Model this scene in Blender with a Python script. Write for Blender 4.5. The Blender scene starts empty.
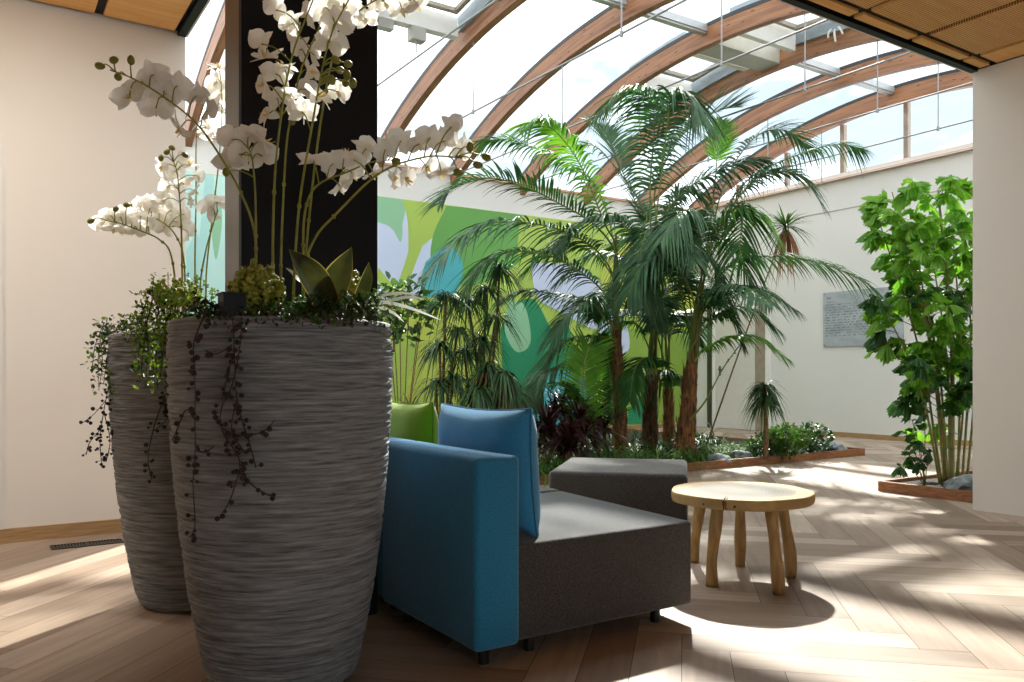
import bpy, bmesh, math, random
from mathutils import Vector, Matrix, noise
V = Vector
C = bpy.context.scene.collection
PI = math.pi
rnd = random.Random(7)

# ------------------------------------------------------------------ camera model
F, YAW, HY = 817.27, math.radians(33.265), 374.66
FW = V((math.sin(YAW), math.cos(YAW), 0)); RT = V((math.cos(YAW), -math.sin(YAW), 0))
def P(x, y, Z):                       # a point seen at x, y that stands Z metres in front of the lens
    return FW * Z + RT * ((x - 512) / F * Z) + V((0, 0, 1 + (HY - y) / F * Z))
def on_v(x, y, v):                    # where the sight line meets the plane Y = v
    d = FW + RT * ((x - 512) / F); Z = v / d.y
    return V((d.x * Z, v, 1 + (HY - y) / F * Z))
def on_u(x, y, u):
    d = FW + RT * ((x - 512) / F); Z = u / d.x
    return V((u, d.y * Z, 1 + (HY - y) / F * Z))
cam = bpy.data.cameras.new('camera'); cam.sensor_width = 36; cam.lens = F / 1024 * 36
cam.shift_y = (HY - 341) / 1024; cam.clip_start = .05
co = bpy.data.objects.new('camera', cam); C.objects.link(co)
co.location = (0, 0, 1); co.rotation_euler = (PI / 2, 0, -YAW)
bpy.context.scene.camera = co

# ------------------------------------------------------------------ mesh builder
class MB:
    def __init__(s): s.v = []; s.f = []; s.m = []; s.col = None
    def add(s, vs, fs, m=0):
        b = len(s.v); s.v.extend(vs)
        for f in fs: s.f.append(tuple(b + i for i in f)); s.m.append(m)
    def box(s, lo, hi, m=0):
        x0, y0, z0 = lo; x1, y1, z1 = hi
        s.add([(x0,y0,z0),(x1,y0,z0),(x1,y1,z0),(x0,y1,z0),(x0,y0,z1),(x1,y0,z1),(x1,y1,z1),(x0,y1,z1)],
              [(3,2,1,0),(4,5,6,7),(0,1,5,4),(1,2,6,5),(2,3,7,6),(3,0,4,7)], m)
    def tube(s, pts, r, n=6, m=0, cap=True):
        pts = [V(p) for p in pts]; k = len(pts)
        rs = r if isinstance(r, (list, tuple)) else [r] * k
        up = V((.31, .17, .93)); vs = []; fs = []
        for i, p in enumerate(pts):
            t = (pts[min(i + 1, k - 1)] - pts[max(i - 1, 0)])
            t = t.normalized() if t.length > 1e-9 else V((0, 0, 1))
            a = t.cross(up)
            if a.length < .1: a = t.cross(V((1, 0, 0)))
            a.normalize(); b = a.cross(t)
            for j in range(n):
                q = 2 * PI * j / n
                vs.append(p + (a * math.cos(q) + b * math.sin(q)) * rs[i])
        for i in range(k - 1):
            for j in range(n):
                fs.append((i*n+j, i*n+(j+1) % n, (i+1)*n+(j+1) % n, (i+1)*n+j))
        if cap: fs.append(tuple(range(n - 1, -1, -1))); fs.append(tuple((k-1)*n + j for j in range(n)))
        s.add(vs, fs, m)
    def lathe(s, prof, n=32, m=0, c=(0, 0, 0)):
        vs = []; fs = []; k = len(prof)
        for r, z in prof:
            for j in range(n):
                q = 2*PI*j/n; vs.append((c[0]+r*math.cos(q), c[1]+r*math.sin(q), c[2]+z))
        for i in range(k-1):
            for j in range(n): fs.append((i*n+j, i*n+(j+1) % n, (i+1)*n+(j+1) % n, (i+1)*n+j))
        fs.append(tuple(range(n-1, -1, -1))); fs.append(tuple((k-1)*n+j for j in range(n)))
        s.add(vs, fs, m)
    def strip(s, pts, ws, side, m=0):  # leaf ribbon: pts along it, half widths, crosswise direction(s)
        vs = []; k = len(pts)
        for i, p in enumerate(pts):
            d = side[i] if isinstance(side, list) else side
            vs.append(p - d * ws[i]); vs.append(p + d * ws[i])
        s.add(vs, [(2*i, 2*i+1, 2*i+3, 2*i+2) for i in range(k-1)], m)
    def bead(s, c, r, m=0, st=1.0):
        c = V(c); vs = [c + V((0, 0, r*st))]; n = 6
        for z, q in ((.55, .83), (-.35, .94)):
            for j in range(n):
                a = 2*PI*(j + (.5 if z < 0 else 0))/n; vs.append(c + V((math.cos(a)*q*r, math.sin(a)*q*r, z*r*st)))
        vs.append(c - V((0, 0, r*st)))
        fs = []
        for j in range(n):
            k = (j+1) % n
            fs += [(0, 1+j, 1+k), (1+j, 7+j, 1+k), (1+k, 7+j, 7+k), (7+j, 13, 7+k)]
        s.add(vs, fs, m)
    def build(s, name, mats, parent=None, smooth=False, bevel=0, seg=2):
        me = bpy.data.meshes.new(name)
        me.from_pydata([tuple(v) for v in s.v], [], s.f)
        mats = mats if isinstance(mats, (list, tuple)) else [mats]
        for m in mats: me.materials.append(m)
        if len(mats) > 1: me.polygons.foreach_set('material_index', s.m)
        if bevel:
            bm = bmesh.new(); bm.from_mesh(me)
            bmesh.ops.bevel(bm, geom=bm.edges[:], offset=bevel, segments=seg, affect='EDGES', profile=.5)
            bm.to_mesh(me); bm.free()
        if smooth: me.polygons.foreach_set('use_smooth', [True] * len(me.polygons))
        me.update()
        o = bpy.data.objects.new(name, me); C.objects.link(o)
        if parent: put_under(o, parent)
        return o
def put_under(o, p):
    o.parent = p
    o.matrix_parent_inverse = world(p).inverted()
def world(p):
    m = p.matrix_basis.copy()
    while p.parent: m = p.parent.matrix_basis @ p.matrix_parent_inverse @ m; p = p.parent
    return m
def tag(o, label=None, cat=None, group=None, kind=None):
    if label: o['label'] = label
    if cat: o['category'] = cat
    if group: o['group'] = group
    if kind: o['kind'] = kind
    return o
def thing(name, label, cat, loc=(0, 0, 0), group=None):
    o = bpy.data.objects.new(name, None); C.objects.link(o); o.location = loc; o.empty_display_size = .1
    return tag(o, label, cat, group)
def struct(o, label=None): o['kind'] = 'structure'; return tag(o, label)
def cr(pts, n):                       # Catmull-Rom through pts
    pts = [V(p) for p in pts]
    if len(pts) == 2: return [pts[0].lerp(pts[1], i/(n-1)) for i in range(n)]
    q = [pts[0]*2 - pts[1]] + pts + [pts[-1]*2 - pts[-2]]; out = []
    k = len(pts) - 1
    for i in range(n):
        s = i/(n-1)*k; j = min(int(s), k-1); t = s - j
        a, b, c, d = q[j:j+4]
        out.append((b*2 + (c-a)*t + (a*2 - b*5 + c*4 - d)*t*t + (b*3 - a - c*3 + d)*t*t*t)*.5)
    return out
def rv(a=1.0, R=rnd): return V((R.uniform(-a, a), R.uniform(-a, a), R.uniform(-a, a)))

# ------------------------------------------------------------------ materials
def lin(c): return tuple(((x/255)/12.92 if x/255 <= .04045 else ((x/255+.055)/1.055)**2.4) for x in c) + (1,)
def newmat(name):
    m = bpy.data.materials.new(name); m.use_nodes = True
    nt = m.node_tree; nt.nodes.clear()
    return m, nt.nodes, nt.links
def N(nodes, t, **kw):
    n = nodes.new(t)
    for k, v in kw.items():
        if k in n.inputs.keys() if False else False: pass
        setattr(n, k, v)
    return n
def base(name, col, rough=.6, var=.12, scale=(8, 8, 8), bump=0, bscale=60, spec=.5, metal=0, detail=4, col2=None, coord='Object', trans=0, sheen=0):
    m, nd, ln = newmat(name)
    out = nd.new('ShaderNodeOutputMaterial'); b = nd.new('ShaderNodeBsdfPrincipled')
    tc = nd.new('ShaderNodeTexCoord'); mp = nd.new('ShaderNodeMapping'); mp.inputs['Scale'].default_value = scale
    nz = nd.new('ShaderNodeTexNoise'); nz.inputs['Scale'].default_value = 1; nz.inputs['Detail'].default_value = detail
    ln.new(tc.outputs[coord], mp.inputs[0]); ln.new(mp.outputs[0], nz.inputs[0])
    mx = nd.new('ShaderNodeMix'); mx.data_type = 'RGBA'
    c = lin(col); c2 = lin(col2) if col2 else tuple(max(0, x*(1-var*2)) for x in c[:3]) + (1,)
    mr = nd.new('ShaderNodeMapRange'); mr.inputs[1].default_value = .35; mr.inputs[2].default_value = .65
    ln.new(nz.outputs[0], mr.inputs[0]); ln.new(mr.outputs[0], mx.inputs[0])
    mx.inputs[6].default_value = c; mx.inputs[7].default_value = c2
    ln.new(mx.outputs[2], b.inputs['Base Color'])
    b.inputs['Roughness'].default_value = rough; b.inputs['Specular IOR Level'].default_value = spec; b.inputs['Metallic'].default_value = metal
    if sheen: b.inputs['Sheen Weight'].default_value = sheen
    if bump:
        bz = nd.new('ShaderNodeTexNoise'); bz.inputs['Scale'].default_value = bscale; bz.inputs['Detail'].default_value = 3
        ln.new(tc.outputs[coord], bz.inputs[0])
        bp = nd.new('ShaderNodeBump'); bp.inputs['Strength'].default_value = bump; bp.inputs['Distance'].default_value = .01
        ln.new(bz.outputs[0], bp.inputs['Height']); ln.new(bp.outputs[0], b.inputs['Normal'])
    if trans:                          # light passes through thin leaves and petals
        tr = nd.new('ShaderNodeBsdfTranslucent'); ms = nd.new('ShaderNodeMixShader'); ms.inputs[0].default_value = trans
        ln.new(mx.outputs[2], tr.inputs[0]); ln.new(b.outputs[0], ms.inputs[1]); ln.new(tr.outputs[0], ms.inputs[2])
        ln.new(ms.outputs[0], out.inputs[0])
    else: ln.new(b.outputs[0], out.inputs[0])
    return m
def wood(name, c1, c2, rough=.5, scale=(1, 1, 1), spec=.4, stretch=12, bump=.05):
    m, nd, ln = newmat(name)
    out = nd.new('ShaderNodeOutputMaterial'); b = nd.new('ShaderNodeBsdfPrincipled')
    tc = nd.new('ShaderNodeTexCoord'); mp = nd.new('ShaderNodeMapping'); mp.inputs['Scale'].default_value = scale
    nz = nd.new('ShaderNodeTexNoise'); nz.inputs['Scale'].default_value = stretch; nz.inputs['Detail'].default_value = 5; nz.inputs['Distortion'].default_value = .6
    ln.new(tc.outputs['Object'], mp.inputs[0]); ln.new(mp.outputs[0], nz.inputs[0])
    cp = nd.new('ShaderNodeValToRGB'); cp.color_ramp.elements[0].position = .33; cp.color_ramp.elements[1].position = .68
    cp.color_ramp.elements[0].color = lin(c1); cp.color_ramp.elements[1].color = lin(c2)
    ln.new(nz.outputs[0], cp.inputs[0]); ln.new(cp.outputs[0], b.inputs['Base Color'])
    b.inputs['Roughness'].default_value = rough; b.inputs['Specular IOR Level'].default_value = spec
    if bump:
        bp = nd.new('ShaderNodeBump'); bp.inputs['Strength'].default_value = bump; bp.inputs['Distance'].default_value = .01
        ln.new(nz.outputs[0], bp.inputs['Height']); ln.new(bp.outputs[0], b.inputs['Normal'])
    ln.new(b.outputs[0], out.inputs[0])
    return m
M = {}
M['wall'] = base('wall_paint', (220, 219, 215), .75, .01, (2, 2, 2), .03, 300, .25)
M['wall_warm'] = base('wall_warm_paint', (226, 220, 211), .75, .01, (2, 2, 2), .03, 300, .25)
M['white'] = base('white_coated', (232, 230, 226), .45, .02)
M['white_trim'] = base('painted_trim', (222, 219, 214), .5, .02)
M['black'] = base('black_board', (11, 13, 19), .5, .06, (3, 3, 3), .02, 200, .25)
M['blackmetal'] = base('black_metal', (22, 22, 24), .4, .08, spec=.5)
M['steel'] = base('brushed_steel', (104, 101, 100), .4, .08, (30, 30, 1), metal=.8)
M['alu'] = base('aluminium', (178, 180, 180), .4, .04, metal=.4)
M['bluealu'] = base('blue_grey_aluminium', (146, 156, 164), .4, .05, metal=.2)
M['grey'] = base('grey_housing', (168, 166, 158), .5, .05)
M['rod'] = base('steel_rod', (150, 150, 150), .4, .04, metal=.6)
M['soil'] = base('dark_soil', (58, 46, 36), .95, .3, (40, 40, 40), .6, 90)
M['kerb'] = wood('kerb_board', (122, 76, 46), (160, 108, 70), .55, (3, 3, 14), stretch=4)
M['skirt'] = wood('oak_skirting', (150, 118, 80), (178, 144, 100), .5, (2, 2, 30), stretch=4)
M['sillwood'] = wood('wood_sill', (196, 150, 118), (216, 172, 140), .5, (3, 3, 30), stretch=4)
M['stone'] = base('slate_stone', (158, 166, 170), .7, .2, (14, 14, 14), .6, 40, col2=(92, 100, 106))
M['stem'] = base('orchid_stem', (150, 152, 50), .45, .15, (30, 30, 30), spec=.5)
M['bud'] = base('orchid_bud', (140, 140, 52), .5, .2, (60, 60, 60))
M['petal'] = base('white_petal', (248, 246, 240), .6, .02, (20, 20, 20), trans=.5)
M['lip'] = base('yellow_lip', (226, 190, 70), .5, .12, (60, 60, 60), col2=(238, 226, 190), trans=.2)
M['berry'] = base('olive_bead', (168, 168, 62), .4, .2, (60, 60, 60), col2=(112, 120, 36))
M['darkberry'] = base('dark_bead', (36, 22, 20), .5, .25, (50, 50, 50))
M['vine'] = base('dark_vine', (40, 28, 22), .6, .2)
M['trail'] = base('lime_trailing_leaf', (150, 180, 48), .45, .25, (30, 30, 30), col2=(84, 128, 32), trans=.3)
M['traildark'] = base('dark_trailing_leaf', (64, 98, 36), .45, .25, (30, 30, 30), col2=(34, 58, 24), trans=.25)
M['broad'] = base('broad_leaf', (70, 74, 32), .4, .15, (14, 14, 14), col2=(46, 52, 22), trans=.2)
M['broadedge'] = base('yellow_leaf_edge', (190, 176, 84), .4, .1, trans=.2)
M['varieg'] = base('cream_variegated_leaf', (222, 228, 210), .35, .1, (3, 3, 3), trans=.3)
M['palm'] = base('palm_leaflet', (60, 106, 42), .55, .2, (5, 5, 5), col2=(40, 78, 38), spec=.25, trans=.34)
M['palmlit'] = base('young_and_sunlit_palm_leaflet', (104, 156, 34), .36, .2, (5, 5, 5), col2=(70, 126, 30), spec=.5, trans=.5)  # lime of young leaflets; also paints sunlight onto older fronds
M['palmblue'] = base('grey_green_palm_leaflet', (72, 108, 68), .48, .2, (5, 5, 5), col2=(48, 82, 54), spec=.32, trans=.22)
M['rachis'] = base('palm_midrib', (112, 124, 46), .45, .15, (10, 10, 10))
M['bark'] = wood('palm_bark', (58, 38, 24), (156, 108, 66), .85, (16, 16, 3), stretch=2.5, bump=.8)
M['barkdark'] = wood('dark_palm_bark', (44, 30, 20), (104, 74, 44), .85, (16, 16, 3), stretch=2.5, bump=.8)
M['cane'] = base('green_cane', (104, 116, 54), .45, .2, (3, 3, 20), col2=(136, 120, 70))
M['fish'] = base('sunlit_fishtail_leaf', (136, 188, 52), .4, .2, (6, 6, 6), col2=(92, 154, 38), spec=.5, trans=.5)  # lit copy of the leaf, sunlight put into the green
M['fishdark'] = base('dark_fishtail_leaf', (58, 108, 38), .4, .2, (6, 6, 6), col2=(40, 80, 32), spec=.4, trans=.35)  # shaded copy of the leaf green, mostly on lower sprays
M['drac'] = base('dracaena_leaf', (62, 94, 46), .5, .2, (10, 10, 10), col2=(38, 64, 36), spec=.28, trans=.2)
M['dead'] = base('dry_leaf', (150, 96, 62), .7, .2, (10, 10, 10), trans=.2)
M['red'] = base('dark_red_leaf', (66, 24, 24), .38, .2, (10, 10, 10), col2=(40, 20, 22), spec=.5, trans=.2)
M['grass'] = base('grass_blade', (80, 114, 46), .6, .2, (10, 10, 10), col2=(50, 84, 34), spec=.18, trans=.3)
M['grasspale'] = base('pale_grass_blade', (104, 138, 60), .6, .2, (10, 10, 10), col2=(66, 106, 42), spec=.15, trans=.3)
M['bush'] = base('shrub_leaf', (92, 136, 44), .55, .2, (10, 10, 10), col2=(52, 92, 32), spec=.5, trans=.3)
M['ficus'] = base('ficus_leaf', (52, 92, 40), .35, .2, (10, 10, 10), col2=(34, 62, 32), spec=.5, trans=.25)
M['oldtrunk'] = wood('thin_trunk', (84, 64, 42), (136, 108, 74), .85, (8, 8, 30), stretch=3, bump=.5)
M['marble'] = base('grey_plaque', (176, 182, 186), .4, .08, (3, 3, 6), col2=(150, 158, 164))
M['ink'] = base('dark_lettering', (64, 70, 76), .6, .05)
M['door'] = base('door_leaf', (214, 210, 204), .45, .02)
M['darkreveal'] = base('timber_reveal', (158, 144, 128), .6, .1)
M['ventblack'] = base('vent_metal', (30, 28, 26), .4, .1)

def fabric(name, c1, c2, sc=800):
    m, nd, ln = newmat(name)
    out = nd.new('ShaderNodeOutputMaterial'); b = nd.new('ShaderNodeBsdfPrincipled')
    tc = nd.new('ShaderNodeTexCoord')
    nz = nd.new('ShaderNodeTexNoise'); nz.inputs['Scale'].default_value = sc; nz.inputs['Detail'].default_value = 2
    n2 = nd.new('ShaderNodeTexNoise'); n2.inputs['Scale'].default_value = sc*.35; n2.inputs['Detail'].default_value = 3
    ln.new(tc.outputs['Object'], nz.inputs[0]); ln.new(tc.outputs['Object'], n2.inputs[0])
    ad = nd.new('ShaderNodeMath'); ad.operation = 'ADD'; ln.new(nz.outputs[0], ad.inputs[0]); ln.new(n2.outputs[0], ad.inputs[1])
    cp = nd.new('ShaderNodeValToRGB'); cp.color_ramp.elements[0].position = .7; cp.color_ramp.elements[1].position = 1.0
    mr = nd.new('ShaderNodeMapRange'); mr.inputs[1].default_value = .75; mr.inputs[2].default_value = 1.25
    ln.new(ad.outputs[0], mr.inputs[0])
    mx = nd.new('ShaderNodeMix'); mx.data_type = 'RGBA'; mx.inputs[6].default_value = lin(c1); mx.inputs[7].default_value = lin(c2)
    ln.new(mr.outputs[0], mx.inputs[0]); ln.new(mx.outputs[2], b.inputs['Base Color'])
    nd.remove(cp)
    b.inputs['Roughness'].default_value = .9; b.inputs['Specular IOR Level'].default_value = .2
    b.inputs['Sheen Weight'].default_value = .35; b.inputs['Sheen Roughness'].default_value = .5
    bp = nd.new('ShaderNodeBump'); bp.inputs['Strength'].default_value = .35; bp.inputs['Distance'].default_value = .004
    ln.new(nz.outputs[0], bp.inputs['Height']); ln.new(bp.outputs[0], b.inputs['Normal'])
    ln.new(b.outputs[0], out.inputs[0])
    return m
M['bluefab'] = fabric('blue_felt', (18, 106, 154), (50, 138, 180), 520)
M['bluecush'] = fabric('light_blue_fabric', (36, 120, 172), (70, 156, 202))
M['greenfab'] = fabric('lime_fabric', (112, 150, 10), (150, 186, 24))
M['greyfab'] = fabric('charcoal_felt', (38, 37, 38), (92, 90, 90), 480)
M['seam'] = base('cushion_seam', (52, 118, 166), .9, .1, (40, 40, 40))
M['seamgreen'] = base('green_cushion_seam', (112, 150, 20), .9, .1, (40, 40, 40))

def glassmat():
    m, nd, ln = newmat('roof_glass')
    out = nd.new('ShaderNodeOutputMaterial'); t = nd.new('ShaderNodeBsdfTransparent'); g = nd.new('ShaderNodeBsdfGlossy')
    t.inputs[0].default_value = (.965, .985, .985, 1); g.inputs['Roughness'].default_value = .03
    fr = nd.new('ShaderNodeLayerWeight'); fr.inputs[0].default_value = .5
    pw = nd.new('ShaderNodeMath'); pw.operation = 'POWER'; pw.inputs[1].default_value = 5; ln.new(fr.outputs['Facing'], pw.inputs[0])
    ml = nd.new('ShaderNodeMath'); ml.operation = 'MULTIPLY_ADD'; ml.inputs[1].default_value = .25; ml.inputs[2].default_value = .02; ln.new(pw.outputs[0], ml.inputs[0])
    ms = nd.new('ShaderNodeMixShader'); ln.new(ml.outputs[0], ms.inputs[0]); ln.new(t.outputs[0], ms.inputs[1]); ln.new(g.outputs[0], ms.inputs[2])
    ln.new(ms.outputs[0], out.inputs[0])
    return m
M['glass'] = glassmat()

def glulam():
    m, nd, ln = newmat('glulam_pine')
    out = nd.new('ShaderNodeOutputMaterial'); b = nd.new('ShaderNodeBsdfPrincipled')
    at = nd.new('ShaderNodeAttribute'); at.attribute_name = 'grain'
    mp = nd.new('ShaderNodeMapping'); mp.inputs['Scale'].default_value = (1.6, 26, 26)
    nz = nd.new('ShaderNodeTexNoise'); nz.inputs['Scale'].default_value = 1; nz.inputs['Detail'].default_value = 5; nz.inputs['Distortion'].default_value = .3
    ln.new(at.outputs['Vector'], mp.inputs[0]); ln.new(mp.outputs[0], nz.inputs[0])
    cp = nd.new('ShaderNodeValToRGB'); e = cp.color_ramp.elements; e[0].position = .3; e[1].position = .72
    e[0].color = lin((116, 78, 56)); e[1].color = lin((170, 120, 84))
    ln.new(nz.outputs[0], cp.inputs[0])
    m2 = nd.new('ShaderNodeMapping'); m2.inputs['Scale'].default_value = (5, 22, 22); ln.new(at.outputs['Vector'], m2.inputs[0])
    vo = nd.new('ShaderNodeTexVoronoi'); vo.inputs['Scale'].default_value = 1; ln.new(m2.outputs[0], vo.inputs[0])
    mr = nd.new('ShaderNodeMapRange'); mr.inputs[1].default_value = .10; mr.inputs[2].default_value = .2; ln.new(vo.outputs['Distance'], mr.inputs[0])
    mx = nd.new('ShaderNodeMix'); mx.data_type = 'RGBA'; mx.inputs[6].default_value = lin((86, 44, 34)); ln.new(mr.outputs[0], mx.inputs[0]); ln.new(cp.outputs[0], mx.inputs[7])
    ln.new(mx.outputs[2], b.inputs['Base Color']); b.inputs['Roughness'].default_value = .5; b.inputs['Specular IOR Level'].default_value = .35
    ln.new(b.outputs[0], out.inputs[0])
    return m
M['glulam'] = glulam()

def floormat():
    m, nd, ln = newmat('oak_herringbone')
    out = nd.new('ShaderNodeOutputMaterial'); b = nd.new('ShaderNodeBsdfPrincipled')
    at = nd.new('ShaderNodeAttribute'); at.attribute_name = 'plank'
    sp = nd.new('ShaderNodeSeparateXYZ'); ln.new(at.outputs['Vector'], sp.inputs[0])
    mp = nd.new('ShaderNodeMapping'); mp.inputs['Scale'].default_value = (2.2, 26, 31); ln.new(at.outputs['Vector'], mp.inputs[0])
    nz = nd.new('ShaderNodeTexNoise'); nz.inputs['Scale'].default_value = 1; nz.inputs['Detail'].default_value = 6; nz.inputs['Distortion'].default_value = .5
    ln.new(mp.outputs[0], nz.inputs[0])
    cp = nd.new('ShaderNodeValToRGB'); e = cp.color_ramp.elements
    e[0].position = 0; e[0].color = lin((138, 118, 101)); e[1].position = 1; e[1].color = lin((184, 165, 148))
    k = e.new(.5); k.color = lin((164, 143, 125))
    ln.new(sp.outputs[2], cp.inputs[0])
    mr = nd.new('ShaderNodeMapRange'); mr.inputs[1].default_value = .3; mr.inputs[2].default_value = .7; mr.inputs[3].default_value = .8; mr.inputs[4].default_value = 1.08
    ln.new(nz.outputs[0], mr.inputs[0])
    mx = nd.new('ShaderNodeMix'); mx.data_type = 'RGBA'; mx.blend_type = 'MULTIPLY'; mx.inputs[0].default_value = 1
    ln.new(cp.outputs[0], mx.inputs[6]); ln.new(mr.outputs[0], mx.inputs[7])
    ln.new(mx.outputs[2], b.inputs['Base Color'])
    b.inputs['Roughness'].default_value = .5; b.inputs['Specular IOR Level'].default_value = .24
    bp = nd.new('ShaderNodeBump'); bp.inputs['Strength'].default_value = .08; bp.inputs['Distance'].default_value = .003
    ln.new(nz.outputs[0], bp.inputs['Height']); ln.new(bp.outputs[0], b.inputs['Normal'])
    ln.new(b.outputs[0], out.inputs[0])
    return m
M['floor'] = floormat()
M['gap'] = base('floor_joint', (74, 58, 46), .8, .1)

def panelmat(name, perf):
    m, nd, ln = newmat(name)
    out = nd.new('ShaderNodeOutputMaterial'); b = nd.new('ShaderNodeBsdfPrincipled')
    tc = nd.new('ShaderNodeTexCoord'); mp = nd.new('ShaderNodeMapping'); mp.inputs['Scale'].default_value = (3, 40, 40)
    nz = nd.new('ShaderNodeTexNoise'); nz.inputs['Scale'].default_value = .6; nz.inputs['Detail'].default_value = 4; nz.inputs['Distortion'].default_value = .4
    ln.new(tc.outputs['Object'], mp.inputs[0]); ln.new(mp.outputs[0], nz.inputs[0])
    cp = nd.new('ShaderNodeValToRGB'); e = cp.color_ramp.elements; e[0].position = .3; e[1].position = .7
    e[0].color = lin((234, 172, 96)); e[1].color = lin((246, 194, 122)); ln.new(nz.outputs[0], cp.inputs[0])
    col = cp.outputs[0]
    if perf:                           # rows of small round perforations
        sc = nd.new('ShaderNodeVectorMath'); sc.operation = 'SCALE'; sc.inputs['Scale'].default_value = 1/.016; ln.new(tc.outputs['Object'], sc.inputs[0])
        fr = nd.new('ShaderNodeVectorMath'); fr.operation = 'FRACTION'; ln.new(sc.outputs[0], fr.inputs[0])
        sx = nd.new('ShaderNodeSeparateXYZ'); ln.new(fr.outputs[0], sx.inputs[0])
        cx = nd.new('ShaderNodeCombineXYZ'); ln.new(sx.outputs[0], cx.inputs[0]); ln.new(sx.outputs[1], cx.inputs[1])
        ds = nd.new('ShaderNodeVectorMath'); ds.operation = 'DISTANCE'; ln.new(cx.outputs[0], ds.inputs[0]); ds.inputs[1].default_value = (.5, .5, 0)
        lt = nd.new('ShaderNodeMath'); lt.operation = 'LESS_THAN'; ln.new(ds.outputs['Value'], lt.inputs[0]); lt.inputs[1].default_value = .33
        mx = nd.new('ShaderNodeMix'); mx.data_type = 'RGBA'; ln.new(lt.outputs[0], mx.inputs[0]); ln.new(col, mx.inputs[6]); mx.inputs[7].default_value = lin((140, 90, 44))
        col = mx.outputs[2]
    ln.new(col, b.inputs['Base Color']); b.inputs['Roughness'].default_value = .5; b.inputs['Specular IOR Level'].default_value = .3
    ln.new(b.outputs[0], out.inputs[0])
    return m
M['panel'] = panelmat('ceiling_veneer', False); M['perf'] = panelmat('perforated_veneer', True)

def concrete():
    m, nd, ln = newmat('ribbed_grey_fibreclay')
    out = nd.new('ShaderNodeOutputMaterial'); b = nd.new('ShaderNodeBsdfPrincipled')
    tc = nd.new('ShaderNodeTexCoord'); mp = nd.new('ShaderNodeMapping'); mp.inputs['Scale'].default_value = (6, 6, 115)
    nz = nd.new('ShaderNodeTexNoise'); nz.inputs['Scale'].default_value = 1; nz.inputs['Detail'].default_value = 6; nz.inputs['Roughness'].default_value = .65
    ln.new(tc.outputs['Object'], mp.inputs[0]); ln.new(mp.outputs[0], nz.inputs[0])
    cp = nd.new('ShaderNodeValToRGB'); e = cp.color_ramp.elements; e[0].position = .3; e[1].position = .7
    e[0].color = lin((70, 74, 78)); e[1].color = lin((168, 174, 180)); ln.new(nz.outputs[0], cp.inputs[0])
    ln.new(cp.outputs[0], b.inputs['Base Color']); b.inputs['Roughness'].default_value = .62; b.inputs['Specular IOR Level'].default_value = .4
    bp = nd.new('ShaderNodeBump'); bp.inputs['Strength'].default_value = .9; bp.inputs['Distance'].default_value = .012
    ln.new(nz.outputs[0], bp.inputs['Height']); ln.new(bp.outputs[0], b.inputs['Normal'])
    ln.new(b.outputs[0], out.inputs[0])
    return m
M['planter'] = concrete()

def slicewood():
    m, nd, ln = newmat('log_slice_top')
    out = nd.new('ShaderNodeOutputMaterial'); b = nd.new('ShaderNodeBsdfPrincipled')
    tc = nd.new('ShaderNodeTexCoord')
    nz = nd.new('ShaderNodeTexNoise'); nz.inputs['Scale'].default_value = 5; nz.inputs['Detail'].default_value = 4
    ln.new(tc.outputs['Object'], nz.inputs[0])
    sx = nd.new('ShaderNodeSeparateXYZ'); ln.new(tc.outputs['Object'], sx.inputs[0])
    cx = nd.new('ShaderNodeCombineXYZ'); ln.new(sx.outputs[0], cx.inputs[0]); ln.new(sx.outputs[1], cx.inputs[1])
    le = nd.new('ShaderNodeVectorMath'); le.operation = 'LENGTH'; ln.new(cx.outputs[0], le.inputs[0])
    ma = nd.new('ShaderNodeMath'); ma.operation = 'MULTIPLY_ADD'; ln.new(nz.outputs[0], ma.inputs[0]); ma.inputs[1].default_value = .06; ln.new(le.outputs['Value'], ma.inputs[2])
    cp = nd.new('ShaderNodeValToRGB'); e = cp.color_ramp.elements
    e[0].position = 0; e[0].color = lin((112, 104, 92)); e[1].position = .5; e[1].color = lin((182, 150, 100))
    for p, c in ((.2, (96, 90, 78)), (.285, (120, 108, 90)), (.31, (178, 150, 104))):
        k = e.new(p); k.color = lin(c)
    ln.new(ma.outputs[0], cp.inputs[0])
    wv = nd.new('ShaderNodeMath'); wv.operation = 'SINE'; mu = nd.new('ShaderNodeMath'); mu.operation = 'MULTIPLY'; mu.inputs[1].default_value = 320
    ln.new(ma.outputs[0], mu.inputs[0]); ln.new(mu.outputs[0], wv.inputs[0])
    mr = nd.new('ShaderNodeMapRange'); mr.inputs[1].default_value = -1; mr.inputs[3].default_value = .84; mr.inputs[4].default_value = 1.04; ln.new(wv.outputs[0], mr.inputs[0])
    mx = nd.new('ShaderNodeMix'); mx.data_type = 'RGBA'; mx.blend_type = 'MULTIPLY'; mx.inputs[0].default_value = 1
    ln.new(cp.outputs[0], mx.inputs[6]); ln.new(mr.outputs[0], mx.inputs[7]); ln.new(mx.outputs[2], b.inputs['Base Color'])
    b.inputs['Roughness'].default_value = .6; b.inputs['Specular IOR Level'].default_value = .12
    ln.new(b.outputs[0], out.inputs[0])
    return m
M['slice'] = slicewood()
M['legwood'] = wood('peeled_branch', (150, 116, 66), (188, 154, 100), .5, (10, 10, 2), stretch=4, bump=.2)
M['knot'] = base('dark_knot', (70, 46, 26), .7, .2)

# ------------------------------------------------------------------ the room
U0, U1, VS, VB, VL, ZC, ZT, ZM = 1.16, 11.66, 3.2, 11.28, 5.71, 3.245, 4.137, 3.66
UP = 6.17
ARCH = [2.27, 3.593, 4.916, 6.241, 7.555, 8.902, 10.212, 11.537]
VA, ZA, RU, RL = 7.074, -3.579, 8.88, 8.655

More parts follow.
